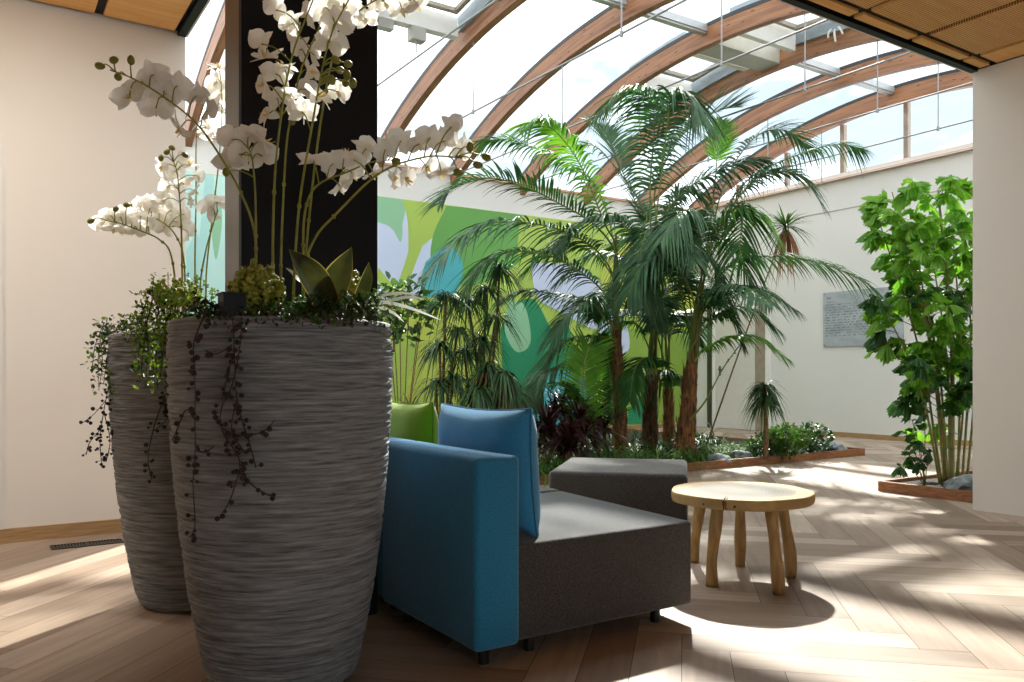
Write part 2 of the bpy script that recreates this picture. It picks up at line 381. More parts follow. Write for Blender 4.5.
# floor: herringbone planks at 45 degrees to the walls
def make_floor():
    W, L = .17, 1.02; g = .0012
    me = bpy.data.meshes.new('floor'); vs = []; fs = []; at = []; mi = []
    c45 = math.sqrt(.5); R = random.Random(3)
    def rot(p, q): return ((p - q) * c45 + 3, (p + q) * c45 + 3)
    for b in range(-11, 12):
        for k in range(-95, 96):
            ox, oy = k*W + b*L, k*W - b*L
            for (x0, y0, x1, y1, h) in ((ox, oy, ox+L, oy+W, True), (ox, oy+W, ox+W, oy+W+L, False)):
                cx, cy = rot((x0+x1)/2, (y0+y1)/2)
                if not (-4.8 < cx < U1+.8 and -4.8 < cy < VB+.8): continue
                n = len(vs); r = R.random()
                for (x, y) in ((x0+g, y0+g), (x1-g, y0+g), (x1-g, y1-g), (x0+g, y1-g)):
                    px, py = rot(x, y); vs.append((px, py, 0))
                    a, c = (x-x0, y-y0) if h else (y-y0, x-x0)
                    at.append((a + r*37, c + r*11, r))
                fs.append((n, n+1, n+2, n+3)); mi.append(0)
    n = len(vs)
    vs += [(-5, -5, -.003), (U1+1, -5, -.003), (U1+1, VB+1, -.003), (-5, VB+1, -.003), (-5, -5, -.2), (U1+1, -5, -.2), (U1+1, VB+1, -.2), (-5, VB+1, -.2)]
    at += [(0, 0, 0)]*8
    fs += [(n, n+1, n+2, n+3), (n+7, n+6, n+5, n+4), (n, n+4, n+5, n+1), (n+1, n+5, n+6, n+2), (n+2, n+6, n+7, n+3), (n+3, n+7, n+4, n)]; mi += [1]*6
    me.from_pydata(vs, [], fs); me.materials.append(M['floor']); me.materials.append(M['gap'])
    me.polygons.foreach_set('material_index', mi)
    a = me.attributes.new('plank', 'FLOAT_VECTOR', 'POINT'); a.data.foreach_set('vector', [c for t in at for c in t])
    o = bpy.data.objects.new('floor', me); C.objects.link(o); struct(o, 'pale oak floor laid in a herringbone of long planks')
make_floor()

def boxobj(name, lo, hi, m, parent=None, bevel=0):
    b = MB(); b.box(lo, hi); return b.build(name, m, parent, bevel=bevel)
struct(boxobj('wall_left', (-4.3, VL, 0), (U0, VL+.2, ZC+.2), M['wall_warm']))
struct(boxobj('wall_atrium_end', (U0-.2, VL+.2, 0), (U0, VB+.22, ZT), M['wall']))
struct(boxobj('wall_back', (U0-.2, VB, 0), (U1+.2, VB+.22, ZT), M['wall']))
struct(boxobj('wall_right', (U1, VS-.2, 0), (U1+.2, VB, ZT), M['wall']))
struct(boxobj('wall_front_right', (UP, -4.3, 0), (UP+.18, VS-.012, ZC), M['wall_warm']))
struct(boxobj('wall_near_side', (UP+.18, VS-.2, 0), (U1, VS, ZT), M['wall']))
struct(boxobj('wall_upstand', (U0-.2, VS-.2, ZC+.22), (UP+.18, VS, ZT), M['wall']))
struct(boxobj('wall_upstand_end', (U0-.2, VS, ZC+.22), (U0, VL+.2, ZT), M['wall']))
# lobby behind the lens
b = MB(); wx0, wx1 = -.6, 2.4
b.box((-4.3, -4.3, 0), (wx0, -4.1, ZC+.2)); b.box((wx1, -4.3, 0), (UP+.18, -4.1, ZC+.2)); b.box((wx0, -4.3, 0), (wx1, -4.1, .3)); b.box((wx0, -4.3, 2.7), (wx1, -4.1, ZC+.2))
struct(b.build('wall_rear', M['wall']))
b = MB(); b.box((wx0+.06, -4.21, .36), (wx1-.06, -4.2, 2.64), 1)
for (a0, a1, c0, c1) in ((wx0, wx0+.06, .3, 2.7), (wx1-.06, wx1, .3, 2.7), (wx0+.06, wx1-.06, .3, .36), (wx0+.06, wx1-.06, 2.64, 2.7)): b.box((a0, -4.25, c0), (a1, -4.15, c1), 0)
struct(b.build('window_20', [M['white'], M['glass']]))  # unseen window, added for neutral daylight fill from behind the lens
struct(boxobj('wall_rear_left', (-4.3, -4.1, 0), (-4.1, VL, ZC+.2), M['wall_warm']))

# ceiling: veneer panels on a black grid, L-shaped round the atrium
def make_ceiling():
    b = MB()
    b.box((-4.3, -4.3, ZC+.02), (UP+.18, VS, ZC+.22), 0)
    b.box((-4.3, VS, ZC+.02), (U0, VL+.2, ZC+.22), 0)
    def pan(u0, u1, v0, v1, m): b.box((u0, v0, ZC), (u1, v1, ZC+.02), m)
    j = .026
    us = [4.6 + .645*k for k in range(-14, 3)] + [UP]
    us = [u for u in us if u > -4.3]
    vs = [-4.3, -2.3, -.97, .37, 1.71, 3.03, VS-.05]
    for a0, a1 in zip(us, us[1:]):
        for c0, c1 in zip(vs, vs[1:]):
            edge = c1 > 3.05 or a1 > UP-.01
            if a0 < U0 and c1 > 3.05: continue
            pan(a0+j, a1-j, c0+j, c1-j, 1 if edge else 2)
    us = [-4.3, -3.4, -2.6, -1.8, -1.0, -.2, .64, U0-.05]
    for a0, a1 in zip(us, us[1:]):
        for c0, c1 in zip([3.05, 4.4, VL], [4.4, VL]): pan(a0+j, a1-j, c0+j, c1-j*1.6, 1)
    # black edge profile along the atrium
    b.box((U0, VS-.05, ZC-.012), (UP, VS, ZC+.02), 0); b.box((U0-.05, VS-.05, ZC-.012), (U0, VL, ZC+.02), 0)
    b.box((U0, VS, ZC-.012), (UP, VS+.012, ZC+.24), 3); b.box((U0, VS, ZC-.012), (U0+.012, VL, ZC+.24), 3)
    struct(b.build('ceiling', [M['black'], M['panel'], M['perf'], M['white_trim']]))
make_ceiling()
struct(boxobj('baseboard_left', (-4.1, VL-.018, 0), (U0, VL, .085), M['skirt']))
struct(boxobj('baseboard_right', (U1-.018, VS, 0), (U1, 9.35, .075), M['skirt']))
struct(boxobj('baseboard_back', (U0, VB-.018, 0), (U1-.02, VB, .075), M['skirt']))
struct(boxobj('trim_1', (U1-.05, VS, ZT), (U1+.2, VB, ZT+.035), M['sillwood']))
struct(boxobj('trim_2', (U0-.2, VB-.05, ZT), (U1+.2, VB+.22, ZT+.035), M['sillwood']))
struct(boxobj('trim_3', (U1-.006, VS, ZM-.008), (U1, VB-.01, ZM+.008), M['grey']))

# vault glazing, bay by bay
def arcpt(R, v):
    return ZA + math.sqrt(R*R - (v-VA)**2)
def arc_sweep(b, u0, u1, r0, r1, va=VS-.05, vb=VB+.05, n=48, m=0):
    vs = []; fs = []
    a0 = math.asin((va-VA)/r0); a1 = math.asin((vb-VA)/r0)
    for i in range(n+1):
        a = a0 + (a1-a0)*i/n; s, c = math.sin(a), math.cos(a)
        for (u, r) in ((u0, r0), (u1, r0), (u1, r1), (u0, r1)): vs.append((u, VA + r*s, ZA + r*c))
    for i in range(n):
        for j in range(4): fs.append((i*4+j, i*4+(j+1) % 4, i*4+4+(j+1) % 4, i*4+4+j))
    fs += [(0, 3, 2, 1), (n*4, n*4+1, n*4+2, n*4+3)]
    b.add(vs, fs, m); return len(vs)
edges = [U0-.1] + [u+.05 for u in ARCH]
for i in range(len(edges)-1):
    b = MB(); arc_sweep(b, edges[i]+.02, edges[i+1]-.02, RU+.045, RU+.057, n=40)
    struct(b.build('window_%d' % (i+1), M['glass'], smooth=False))
# gable lunettes
def lunette(name, u, hide=False):
    n = 40; b = MB(); pts = []
    for i in range(n+1):
        v = VS + (VB-VS)*i/n; pts.append((v, max(arcpt(RL+.05, v), ZT+.05)))
    vs = []
    for du in (0, .012):
        vs += [(u+du, v, ZT+.03) for v, z in pts] + [(u+du, v, z) for v, z in pts]
    k = n+1; fs = []
    for i in range(n):
        fs += [(i, i+1, k+i+1, k+i), (2*k+i+1, 2*k+i, 3*k+i, 3*k+i+1)]
    b.add(vs, fs, 0)
    o = struct(b.build(name, M['glass']))
    f = MB()
    for v in (4.9, 5.95, 7.03, 8.11, 9.2, 10.27):
        f.box((u-.03, v-.035, ZT+.12), (u+.05, v+.035, arcpt(RL+.02, v)), 0)
    f.box((u-.03, VS, ZT+.03), (u+.05, VB, ZT+.12), 1)
    f.build('window_frame', [M['darkreveal'], M['white_trim']], o)
lunette('window_30', U1+.06)
lunette('window_31', U0-.12)

def grain_attr(me, n4):
    pass
ARCH_LABEL = ['curved timber roof arch in the gap between the white wall and black pillar', 'curved timber roof arch passing behind the black pillar',
 'curved timber roof arch rising right beside the black pillar', 'curved timber roof arch second to the right of the black pillar',
 'curved timber roof arch carrying a blue-grey curb, third right of the black pillar', 'curved timber roof arch at the far side of the open roof hatches',
 'curved timber roof arch last but one before the glazed gable', 'curved timber roof arch framing the glazed gable above the plaque wall']
for i, u in enumerate(ARCH):
    t = thing('roof_arch', ARCH_LABEL[i], 'roof beam', (u, VA, ZT), 'timber roof arches')
    b = MB(); arc_sweep(b, u, u+.1, RL, RU, n=64)
    o = b.build('beam', M['glulam'], t)
    at = o.data.attributes.new('grain', 'FLOAT_VECTOR', 'POINT'); vals = []
    for v in o.data.vertices:
        a = math.atan2(v.co.y-VA, v.co.z-ZA); vals += [a*RL + i*13.1, math.hypot(v.co.y-VA, v.co.z-ZA), v.co.x]
    at.data.foreach_set('vector', vals)
    b = MB(); arc_sweep(b, u-.005, u+.105, RU, RU+.045, n=64); b.build('glazing_bar', M['blackmetal'], t)
    b = MB(); b.tube([(u+.05, VS, ZT), (u+.05, VB, ZT)], .0105, 8); b.build('tie_rod', M['rod'], t)
    for s in (-1, 1):
        b = MB(); v = VA + s*1.34; b.tube([(u+.05, v, ZT), (u+.05, v, arcpt(RL, v))], .0075, 6)
        b.tube([(u+.05, v, ZT-.025), (u+.05, v, ZT+.025)], .017, 8)
        b.build('hanger', M['rod'], t)
# ridge purlins between arches
PL = ['grey ridge bar in the bay left of the black pillar', 'grey ridge bar hidden behind the black pillar top', 'grey ridge bar two bays right of the black pillar',
      'grey ridge bar in the bay above the palm crowns', None, 'grey ridge bar beyond the open roof hatches', 'grey ridge bar in the last bay before the gable']
for i in range(len(ARCH)-1):
    if PL[i] is None or i == 1: continue
    b = MB(); z = arcpt(RU, 7.17); b.box((ARCH[i]+.1, 7.11, z-.06), (ARCH[i+1], 7.23, z+.03)); b.box((ARCH[i]+.1, 7.13, z-.085), (ARCH[i+1], 7.21, z-.06))
    tag(b.build('ridge_bar', M['alu']), PL[i], 'roof bar', 'ridge bars of the glass roof')
# opening roof hatches
def hatch(i, va, vb, label, boxlow):
    u0, u1 = ARCH[i]+.1, ARCH[i+1]
    t = thing('roof_hatch', label, 'roof hatch', ((u0+u1)/2, (va+vb)/2, arcpt(RU, (va+vb)/2)), 'opening hatches in the glass roof')
    b = MB(); arc_sweep(b, u0+.0, u0+.05, RU-.03, RU+.15, va, vb, 14); b.build('side_curb', M['bluealu'], t)
    b = MB(); arc_sweep(b, u1-.05, u1, RU-.03, RU+.15, va, vb, 14); b.build('side_curb', M['bluealu'], t)
    for v, nm in ((va, 'upper_curb'), (vb, 'lower_curb')):
        b = MB(); arc_sweep(b, u0+.07, u1-.07, RU-.12, RU+.14, v-.045, v+.045, 2); b.build(nm, M['white_trim'], t)
    b = MB()
    arc_sweep(b, u0+.12, u0+.18, RU+.10, RU+.15, va+.1, vb-.1, 10); arc_sweep(b, u1-.18, u1-.12, RU+.10, RU+.15, va+.1, vb-.1, 10)
    arc_sweep(b, u0+.18, u1-.18, RU+.10, RU+.15, va+.1, va+.16, 2); arc_sweep(b, u0+.18, u1-.18, RU+.10, RU+.15, vb-.16, vb-.1, 2)
    s = b.build('sash', M['darkreveal'], t)
    b = MB(); arc_sweep(b, u0+.18, u1-.18, RU+.12, RU+.13, va+.16, vb-.16, 10); b.build('pane', M['glass'], s)
    if boxlow:
        z = arcpt(RU-.12, vb)
        m = MB(); um = u1-.62; m.box((um-.09, vb-.1, z-.17), (um+.09, vb+.04, z-.01)); m.box((um-.03, vb-.06, z-.31), (um-.01, vb-.04, z-.17))
        m.build('opener_motor', M['grey'], t, bevel=.006)
        m = MB(); m.box((um-.5, vb-.06, z-.11), (um-.3, vb+.05, z+.0)); m.build('opener_motor', M['grey'], t, bevel=.01)
hatch(1, 7.35, 8.6, 'white-curbed roof hatch with motor boxes above the orchids beside the pillar', True)
hatch(4, 7.6, 8.65, 'open roof hatch lower of the two over the palm crowns', False)
hatch(4, 5.5, 6.85, 'open roof hatch higher of the two beside the wooden ceiling edge', False)
b = MB(); z = arcpt(RL, 7.2); b.box((ARCH[4]+.1, 7.1, z+.04), (ARCH[5], 7.45, z+.24))
tag(b.build('ridge_housing', M['grey'], bevel=.008), 'wide pale grey housing between the two open roof hatches', 'roof housing')

t = thing('roof_opener', 'small white chain opener bracket on the arch by the wooden ceiling corner', 'roof opener', on_u(837, 26, ARCH[5]-.01))
q = on_u(837, 26, ARCH[5]); b = MB()
for dy, dz in ((-.1, -.14), (.1, -.12), (.0, -.2)): b.tube(cr([q+V((-.02, 0, 0)), q+V((-.05, dy*.8, dz*.5)), q+V((-.03, dy, dz))], 7), .014, 6)
b.build('bracket_arms', M['white'], t); b = MB(); b.box(q+V((-.045, -.1, -.01)), q+V((-.001, .1, .06))); b.build('housing', M['white'], t, bevel=.006)
# mural on the back wall
def make_mural():
    y = VB-.012
    cols = {'lime': (164, 190, 82), 'mint': (140, 190, 150), 'lav': (196, 206, 230), 'green': (98, 158, 74), 'teal': (70, 168, 176), 'emer': (14, 132, 88), 'pale': (190, 226, 218), 'ice': (168, 212, 206), 'yel': (184, 196, 80), 'olive': (132, 164, 64)}
    names = list(cols); mats = [base('mural_'+k, c, .55, .02, (2, 2, 2)) for k, c in cols.items()]
    b = MB(); b.box((U0+.01, y, .08), (U1-.02, VB-.001, ZM), 0)
    lay = [0]
    def shape(px, col, closed=True, smooth=True):
        lay[0] += 1; yy = y - .0004*lay[0]
        p = [on_v(x, q, VB) for x, q in px]
        if smooth:
            pp = cr(p + [p[0]], len(p)*5)[:-1]
        else: pp = p
        pts = [(min(max(q.x, U0+.02), U1-.03), yy, min(max(q.z, .1), ZM-.005)) for q in pp]
        b.add(pts, [tuple(range(len(pts)))], names.index(col))
    shape([(120, 170), (170, 158), (224, 166), (234, 230), (226, 320), (190, 372), (150, 350), (126, 280)], 'pale')
    shape([(205, 175), (214, 176), (208, 240), (200, 300), (196, 280)], 'ice')
    shape([(186, 250), (198, 235), (204, 300), (188, 330)], 'ice')
    shape([(214, 190), (222, 215), (216, 260), (211, 225)], 'mint')
    shape([(262, 240), (300, 196), (352, 190), (400, 200), (408, 250), (400, 300), (390, 352), (350, 396), (300, 380), (268, 320)], 'lav')
    shape([(236, 330), (262, 300), (282, 350), (270, 400), (240, 396)], 'green')
    shape([(330, 186), (400, 197), (402, 225), (400, 242), (388, 226), (352, 214)], 'mint')
    shape([(402, 198), (460, 206), (470, 240), (440, 246), (425, 236), (412, 262), (404, 292), (396, 290), (410, 240)], 'lime')
    shape([(378, 268), (392, 284), (404, 292), (392, 296), (378, 282)], 'lime')
    shape([(422, 246), (436, 238), (448, 262), (430, 290), (404, 300), (412, 272)], 'lav')
    shape([(446, 206), (520, 214), (520, 260), (470, 286), (434, 270), (432, 238)], 'green')
    shape([(425, 262), (446, 246), (462, 262), (456, 292), (432, 300), (420, 286)], 'teal')
    shape([(380, 305), (440, 298), (480, 320), (470, 380), (440, 420), (370, 440)], 'yel')
    shape([(392, 340), (420, 330), (410, 372), (398, 410), (384, 420)], 'lime')
    shape([(520, 212), (580, 220), (600, 260), (560, 290), (520, 262)], 'lime')
    shape([(530, 262), (580, 268), (610, 300), (600, 330), (556, 310), (536, 296)], 'lav')
    shape([(500, 330), (512, 306), (534, 300), (552, 330), (566, 322), (574, 360), (560, 392), (520, 400), (504, 380)], 'emer')
    shape([(508, 300), (524, 306), (530, 342), (516, 352), (504, 330)], 'mint')
    shape([(516, 402), (548, 372), (580, 376), (600, 410), (590, 450), (520, 450)], 'teal')
    shape([(600, 250), (640, 246), (690, 268), (690, 330), (640, 320), (604, 300)], 'yel')
    shape([(610, 330), (660, 330), (694, 350), (694, 430), (650, 440), (612, 400)], 'olive')
    shape([(596, 300), (622, 316), (628, 350), (604, 352)], 'lav')
    shape([(628, 408), (640, 398), (650, 420), (644, 440), (626, 440)], 'emer')
    o = b.build('mural', mats)
    tag(o, 'painted mural of overlapping lime, teal and lavender leaf shapes on the back wall', 'mural')
make_mural()

# door and plaque on the right-hand gable wall, flush panel on the left wall
def make_door():
    u = U1
    a, c = 9.52, 10.8
    r = struct(bpy.data.objects.new('door_1', None)); C.objects.link(r); r.location = (u, (a+c)/2, 0); tag(r, 'white door with a lever handle behind the palm trunks')
    b = MB(); b.box((u-.05, a-.02, 0), (u, a+.06, 2.36)); b.box((u-.05, c-.06, 0), (u, c+.02, 2.36)); b.box((u-.05, a+.06, 2.28), (u, c-.06, 2.36)); b.build('door_frame', M['white'], r)
    b = MB(); b.box((u-.03, a+.3, .01), (u, c-.07, 2.27)); b.build('door_leaf', M['door'], r)
    b = MB(); b.box((u-.035, a+.07, .01), (u, a+.29, 2.27)); b.build('side_panel', M['darkreveal'], r)
    b = MB(); h = c-.16; b.box((u-.04, h-.02, .98), (u-.03, h+.02, 1.16)); b.tube([(u-.03, h, 1.1), (u-.08, h, 1.1), (u-.08, h-.12, 1.1)], .009, 8); b.build('door_handle', M['steel'], r)
    b = MB(); b.box((u-.045, c+.03, 0), (u, c+.15, 2.36)); struct(b.build('trim_4', M['steel']))
make_door()
b = MB(); b.box((-1.0, VL-.01, .085), (.1, VL, 2.37), 0); b.box((.105, VL-.016, .085), (.135, VL, 2.4), 1); b.box((-1.04, VL-.016, .085), (-1.005, VL, 2.4), 1); b.box((-1.0, VL-.016, 2.375), (.105, VL, 2.4), 1)
struct(b.build('trim_5', [M['wall_warm'], M['white_trim']]))
def make_plaque():
    p0 = on_u(824, 293, U1); p1 = on_u(824, 347, U1)
    v1, v0 = p0.y, p0.y-1.38; z1, z0 = p0.z, p1.z
    t = thing('wall_plaque', 'pale stone plaque with rows of dark lettering on the white wall', 'plaque', (U1, (v0+v1)/2, (z0+z1)/2))
    b = MB(); b.box((U1-.025, v0, z0), (U1-.002, v1, z1)); b.build('slab', M['marble'], t, bevel=.003)
    b = MB(); R = random.Random(5)
    def word(v, z, h, w):
        n = max(1, int(w/.016))
        for k in range(n):
            a = v - k*.016
            x0 = U1-.0265
            b.box((x0, a-.011, z), (x0+.002, a-.008, z+h*R.choice((.6, .6, 1))))
            if R.random() < .8: b.box((x0, a-.008, z+h*.55*R.choice((0, 1))), (x0+.002, a-.001, z+h*.55*1.0+.003 if False else z+h*.18+h*.4*R.choice((0, 1))))
    word(v1-.07, z1-.115, .05, .08); word(v1-.07, z1-.165, .028, .12)
    for i in range(13):
        z = z1-.215-i*.042; v = v1-.045; end = v0+.06+R.random()*.08
        while v > end:
            w = R.uniform(.03, .13); word(v, z, .024, w); v -= w+.02
    b.build('lettering', M['ink'], t)
    b = MB()
    for (v, z) in ((v0+.03, z0+.03), (v1-.03, z0+.03), (v0+.03, z1-.03), (v1-.03, z1-.03)):
        b = MB(); b.tube([(U1-.024, v, z), (U1-.034, v, z)], .008, 10); b.build('screw', M['steel'], t)
make_plaque()

# floor grille by the left wall
t = thing('floor_grille', 'black slotted floor grille set in the planks below the cream wall', 'vent', (.55, 5.4, 0))
b = MB(); b.box((.36, 5.33, -.002), (.74, 5.345, .006)); b.box((.36, 5.445, -.002), (.74, 5.46, .006)); b.box((.36, 5.345, -.002), (.372, 5.445, .006)); b.box((.728, 5.345, -.002), (.74, 5.445, .006)); b.box((.545, 5.345, -.002), (.557, 5.445, .006)); b.build('frame', M['ventblack'], t)
b = MB(); b.box((.372, 5.345, .0005), (.728, 5.445, .0012), 0)
for k in range(22):
    x = .376 + k*.0162; b.box((x, 5.347, .0012), (x+.006, 5.443, .005), 1)
b.build('slats', [M['black'], M['steel']], t)

# pillar
t = thing('display_pillar', 'flat black pillar with a brushed steel side behind the stone planters', 'pillar', (1.12, 3.28, 0))
b = MB(); b.box((.845, 3.165, 0), (1.405, 3.19, ZC-.012)); b.build('face_board', M['black'], t, bevel=.003)
b = MB(); b.box((.835, 3.165, 0), (.8445, 3.37, ZC-.012)); b.box((.8445, 3.1905, 0), (1.405, 3.37, ZC-.012)); b.build('steel_column', M['steel'], t)

# ------------------------------------------------------------------ planters
def planter_mesh():
    H = 1.165; key = [(0, .215), (.02, .235), (.06, .248), (.12, .262), (.3, .295), (.5, .322), (.7, .341), (.9, .354), (1.05, .358), (1.165, .356)]
    def rad(z):
        for (z0, r0), (z1, r1) in zip(key, key[1:]):
            if z <= z1: return r0 + (r1-r0)*(z-z0)/(z1-z0)
        return key[-1][1]
    nz, na = 330, 170; vs = []; fs = []
    for i in range(nz+1):
        z = H*i/nz
        for j in range(na):
            a = 2*PI*j/na; ca, sa = math.cos(a), math.sin(a)
            d = noise.noise(V((ca*1.7, sa*1.7, z*55)))*.6 + noise.noise(V((ca*4+7, sa*4, z*105)))*.5
            d = abs(d)*-.02 + .004
            zz = z + (noise.noise(V((ca*2, sa*2, z*9)))*.008 if 4 < i < nz-4 else 0)
            r = rad(z) + (d if i > 2 and i < nz-1 else 0)
            vs.append((r*ca, r*sa, zz))
    for i in range(nz):
        for j in range(na): fs.append((i*na+j, i*na+(j+1) % na, (i+1)*na+(j+1) % na, (i+1)*na+j))
    b = MB(); b.add(vs, fs); n0 = nz*na
    for k, (r, z) in enumerate(((.348, H+.006), (.325, H+.004), (.322, H-.1))):
        base_i = len(b.v); b.v += [(r*math.cos(2*PI*j/na), r*math.sin(2*PI*j/na), z) for j in range(na)]
        for j in range(na): b.f.append((n0+j, n0+(j+1) % na, base_i+(j+1) % na, base_i+j)); b.m.append(0)
        n0 = base_i
    b.f.append(tuple(range(na-1, -1, -1))); b.m.append(0)
    return b
PC1, PC2 = V((.8565, 2.691, 0)), V((.8235, 3.813, 0))
p1 = thing('stone_planter', 'tall ribbed grey planter nearest the lens, its base out of frame', 'planter', PC1, 'tall ribbed planters')
po = planter_mesh().build('pot', M['planter'], None, smooth=True); po.parent = p1
b = MB(); b.lathe([(.318, 1.0), (.318, 1.07), (.2, 1.085), (.01, 1.09)], 40); so = b.build('soil', M['soil'], None); so.parent = p1
p2 = thing('stone_planter', 'tall ribbed grey planter farther back beside the cream wall', 'planter', PC2, 'tall ribbed planters')
for ch in (po, so):
    c = ch.copy(); C.objects.link(c); c.parent = p2; c.rotation_euler.z = 2.1

# ------------------------------------------------------------------ orchids
def petal(b, ang, L, W, cup, m=0, nu=9, nv=5, tip=.5, twist=0, rng=None):
    ca, sa = math.cos(ang), math.sin(ang); vs = []; fs = []
    ph = (rng or rnd).uniform(0, 6)
    for i in range(nu):
        t = i/(nu-1)
        w = W*.5*(.12 if i == 0 else max(.0, math.sin(PI*(.05+.95*t)**tip))**.6 if i < nu-1 else .14)
        for j in range(nv):
            s = 2*j/(nv-1)-1
            x = L*(.04+t*.96*(1 - .06*s*s)); y = w*s
            z = cup*t*t*L + .10*W*(s*s)*math.sin(PI*t) + .035*W*math.sin(5*s+ph)*t
            vs.append(V((x*ca - y*sa, x*sa + y*ca, z)))
    for i in range(nu-1):
        for j in range(nv-1):
            k = i*nv+j; fs.append((k, k+1, k+nv+1, k+nv))
    b.add(vs, fs, m)
def flower_meshes(k):
    R = random.Random(100+k); s = R.uniform(.92, 1.08)
    b = MB(); c = R.uniform(-.12, .3)
    for a in (90, 212, 328): petal(b, math.radians(a+R.uniform(-7, 7)), .062*s, .042*s, c-.3, tip=.85, rng=R)
    for a in (8, 172): petal(b, math.radians(a+R.uniform(-8, 8)), .067*s, .078*s, c+.1, tip=.8, rng=R)
    o = b.build('flower', M['petal'], None, smooth=True)
    b = MB()
    petal(b, -PI/2, .026*s, .022*s, 1.2, tip=.6, rng=R); petal(b, -PI/2-.9, .018*s, .014*s, 1.6, tip=.7, rng=R); petal(b, -PI/2+.9, .018*s, .014*s, 1.6, tip=.7, rng=R)
    b.bead((0, .002, .008), .006*s)
    l = b.build('lip', M['lip'], None, smooth=True)
    C.objects.unlink(o); C.objects.unlink(l)
    return o.data, l.data
FM = [flower_meshes(k) for k in range(6)]
b = MB(); b.lathe([(.02, -1.25)] + [(math.cos(a)*(1-.12*math.sin(a)), 1.25*math.sin(a)) for a in [PI*(q/10-.5) for q in range(1, 10)]] + [(.02, 1.3)], 14); bo = b.build('bud', M['bud'], None, smooth=True); BM = bo.data; bpy.data.objects.remove(bo)
def orchid(label, path, fl, buds, seed, group, rad=.0048, fsize=1.0, face=.35, top=True):
    R = random.Random(seed)
    pts = cr(path, 34); t = thing('orchid', label, 'orchid', pts[0], group)
    n = len(pts); b = MB(); b.tube(pts, [rad*(1-.55*i/(n-1)) for i in range(n)], 7)
    for f in (.2, .38):
        q = pts[int(f*n)]; b.tube([q - V((0, 0, .006)), q + V((0, 0, .006))], rad*1.35, 6)
    flist = []
    sgn = 1
    def attach(e):                     # a short curved stalk from the stem to a bloom or bud
        i = min(range(int(n*.5), n), key=lambda q: (pts[q]-e).length + .25*abs((pts[q]-e).length-.03)); i = max(int(n*.5), i-1); p = pts[i]
        mid = p.lerp(e, .5) + V((0, 0, .012)) - FW*.006; b.tube(cr([p, mid, e], 6), [.0026, .0024, .0022, .002, .002, .002], 5)
        return (e - p).normalized()
    for x, y in fl:
        s = min(pts[int(n*.5):], key=lambda q: (HY - (q.z-1)*F/max(.1, FW.dot(q)) - y)**2 + (512 + RT.dot(q)/FW.dot(q)*F - x)**2)
        e = P(x, y, FW.dot(s) + R.uniform(.02, .07)); flist.append((e, attach(e)))
    for x, y in buds:
        s = min(pts[int(n*.5):], key=lambda q: (HY - (q.z-1)*F/max(.1, FW.dot(q)) - y)**2 + (512 + RT.dot(q)/FW.dot(q)*F - x)**2)
        e = P(x, y, FW.dot(s) + R.uniform(-.02, .02)); attach(e); flist.append((e, None))
    b.build('stem', M['stem'], t, smooth=True)
    loc = world(t).inverted()
    for e, d in flist:
        if d is None:
            o = bpy.data.objects.new('bud', BM); C.objects.link(o); o.parent = t
            o.matrix_basis = loc @ Matrix.Translation(e) @ R_euler(R) @ Matrix.Diagonal((.0115, .0115, .0125, 1)); continue
        z = (d*.7 - FW*face*R.uniform(-2.2, 1.8) + rv(.55, R) + V((0, 0, -.12))).normalized()
        up = V((0, 0, 1)); x = up.cross(z)
        if x.length < .1: x = RT.copy()
        x.normalize(); y = z.cross(x)
        m = Matrix((x, y, z)).transposed().to_4x4(); m = Matrix.Translation(e) @ m @ Matrix.Rotation(R.uniform(-.5, .5), 4, 'Z') @ Matrix.Scale(fsize*R.uniform(.92, 1.1), 4)
        fm, lm = R.choice(FM)
        o = bpy.data.objects.new('flower', fm); C.objects.link(o); o.parent = t; o.matrix_basis = loc @ m
        l = bpy.data.objects.new('lip', lm); C.objects.link(l); l.parent = o
def R_euler(R): return Matrix.Rotation(R.uniform(0, 3), 4, V((R.uniform(-1, 1), R.uniform(-1, 1), .5)))
def pp(pts, Z0, Z1=None):             # sight-line points with the distance running from Z0 to Z1
    Z1 = Z0 if Z1 is None else Z1; k = len(pts)-1
    return [P(x, y, Z0+(Z1-Z0)*i/k) for i, (x, y) in enumerate(pts)]
G1, G2 = 'orchid stems in the near planter', 'orchid stems in the far planter'
orchid('white orchid spray arching far left over the cream wall', pp([(256, 345), (256, 270), (254, 229), (239, 189), (213, 145), (191, 118), (158, 93), (132, 78), (110, 70)], 2.7, 2.55),
       [(129, 97), (153, 75), (156, 108), (177, 86), (181, 127), (196, 96), (208, 110), (166, 94), (142, 88)], [(100, 66), (114, 60), (131, 60), (118, 77)], 11, G1, fsize=.8)
orchid('short white orchid with big blooms against the pillar steel edge', pp([(258, 345), (256, 270), (256, 229), (255, 189), (252, 158), (247, 146)], 2.75, 2.68),
       [(232, 140), (249, 137), (263, 142), (229, 160), (241, 156), (262, 156)], [(226, 172)], 12, G1, fsize=.98)
orchid('tall upright white orchid first of the stems before the black board', pp([(274, 345), (273, 280), (273, 229), (276, 160), (285, 90), (294, 50), (305, 20), (318, -12)], 2.62, 2.5),
       [(276, 10), (291, 24), (268, 58), (262, 44), (276, 74), (264, 84), (284, 68), (290, 96), (269, 114), (298, 108), (277, 98)], [], 13, G1, fsize=.82)
orchid('tall upright white orchid with a yellow bud low on its stem', pp([(284, 345), (281, 280), (282, 229), (286, 150), (291, 118), (301, 70), (318, 30), (332, -8)], 2.85, 2.8),
       [(309, 14), (300, 50), (314, 55), (306, 90), (311, 72), (296, 36)], [(292, 122)], 14, G1, fsize=.86)
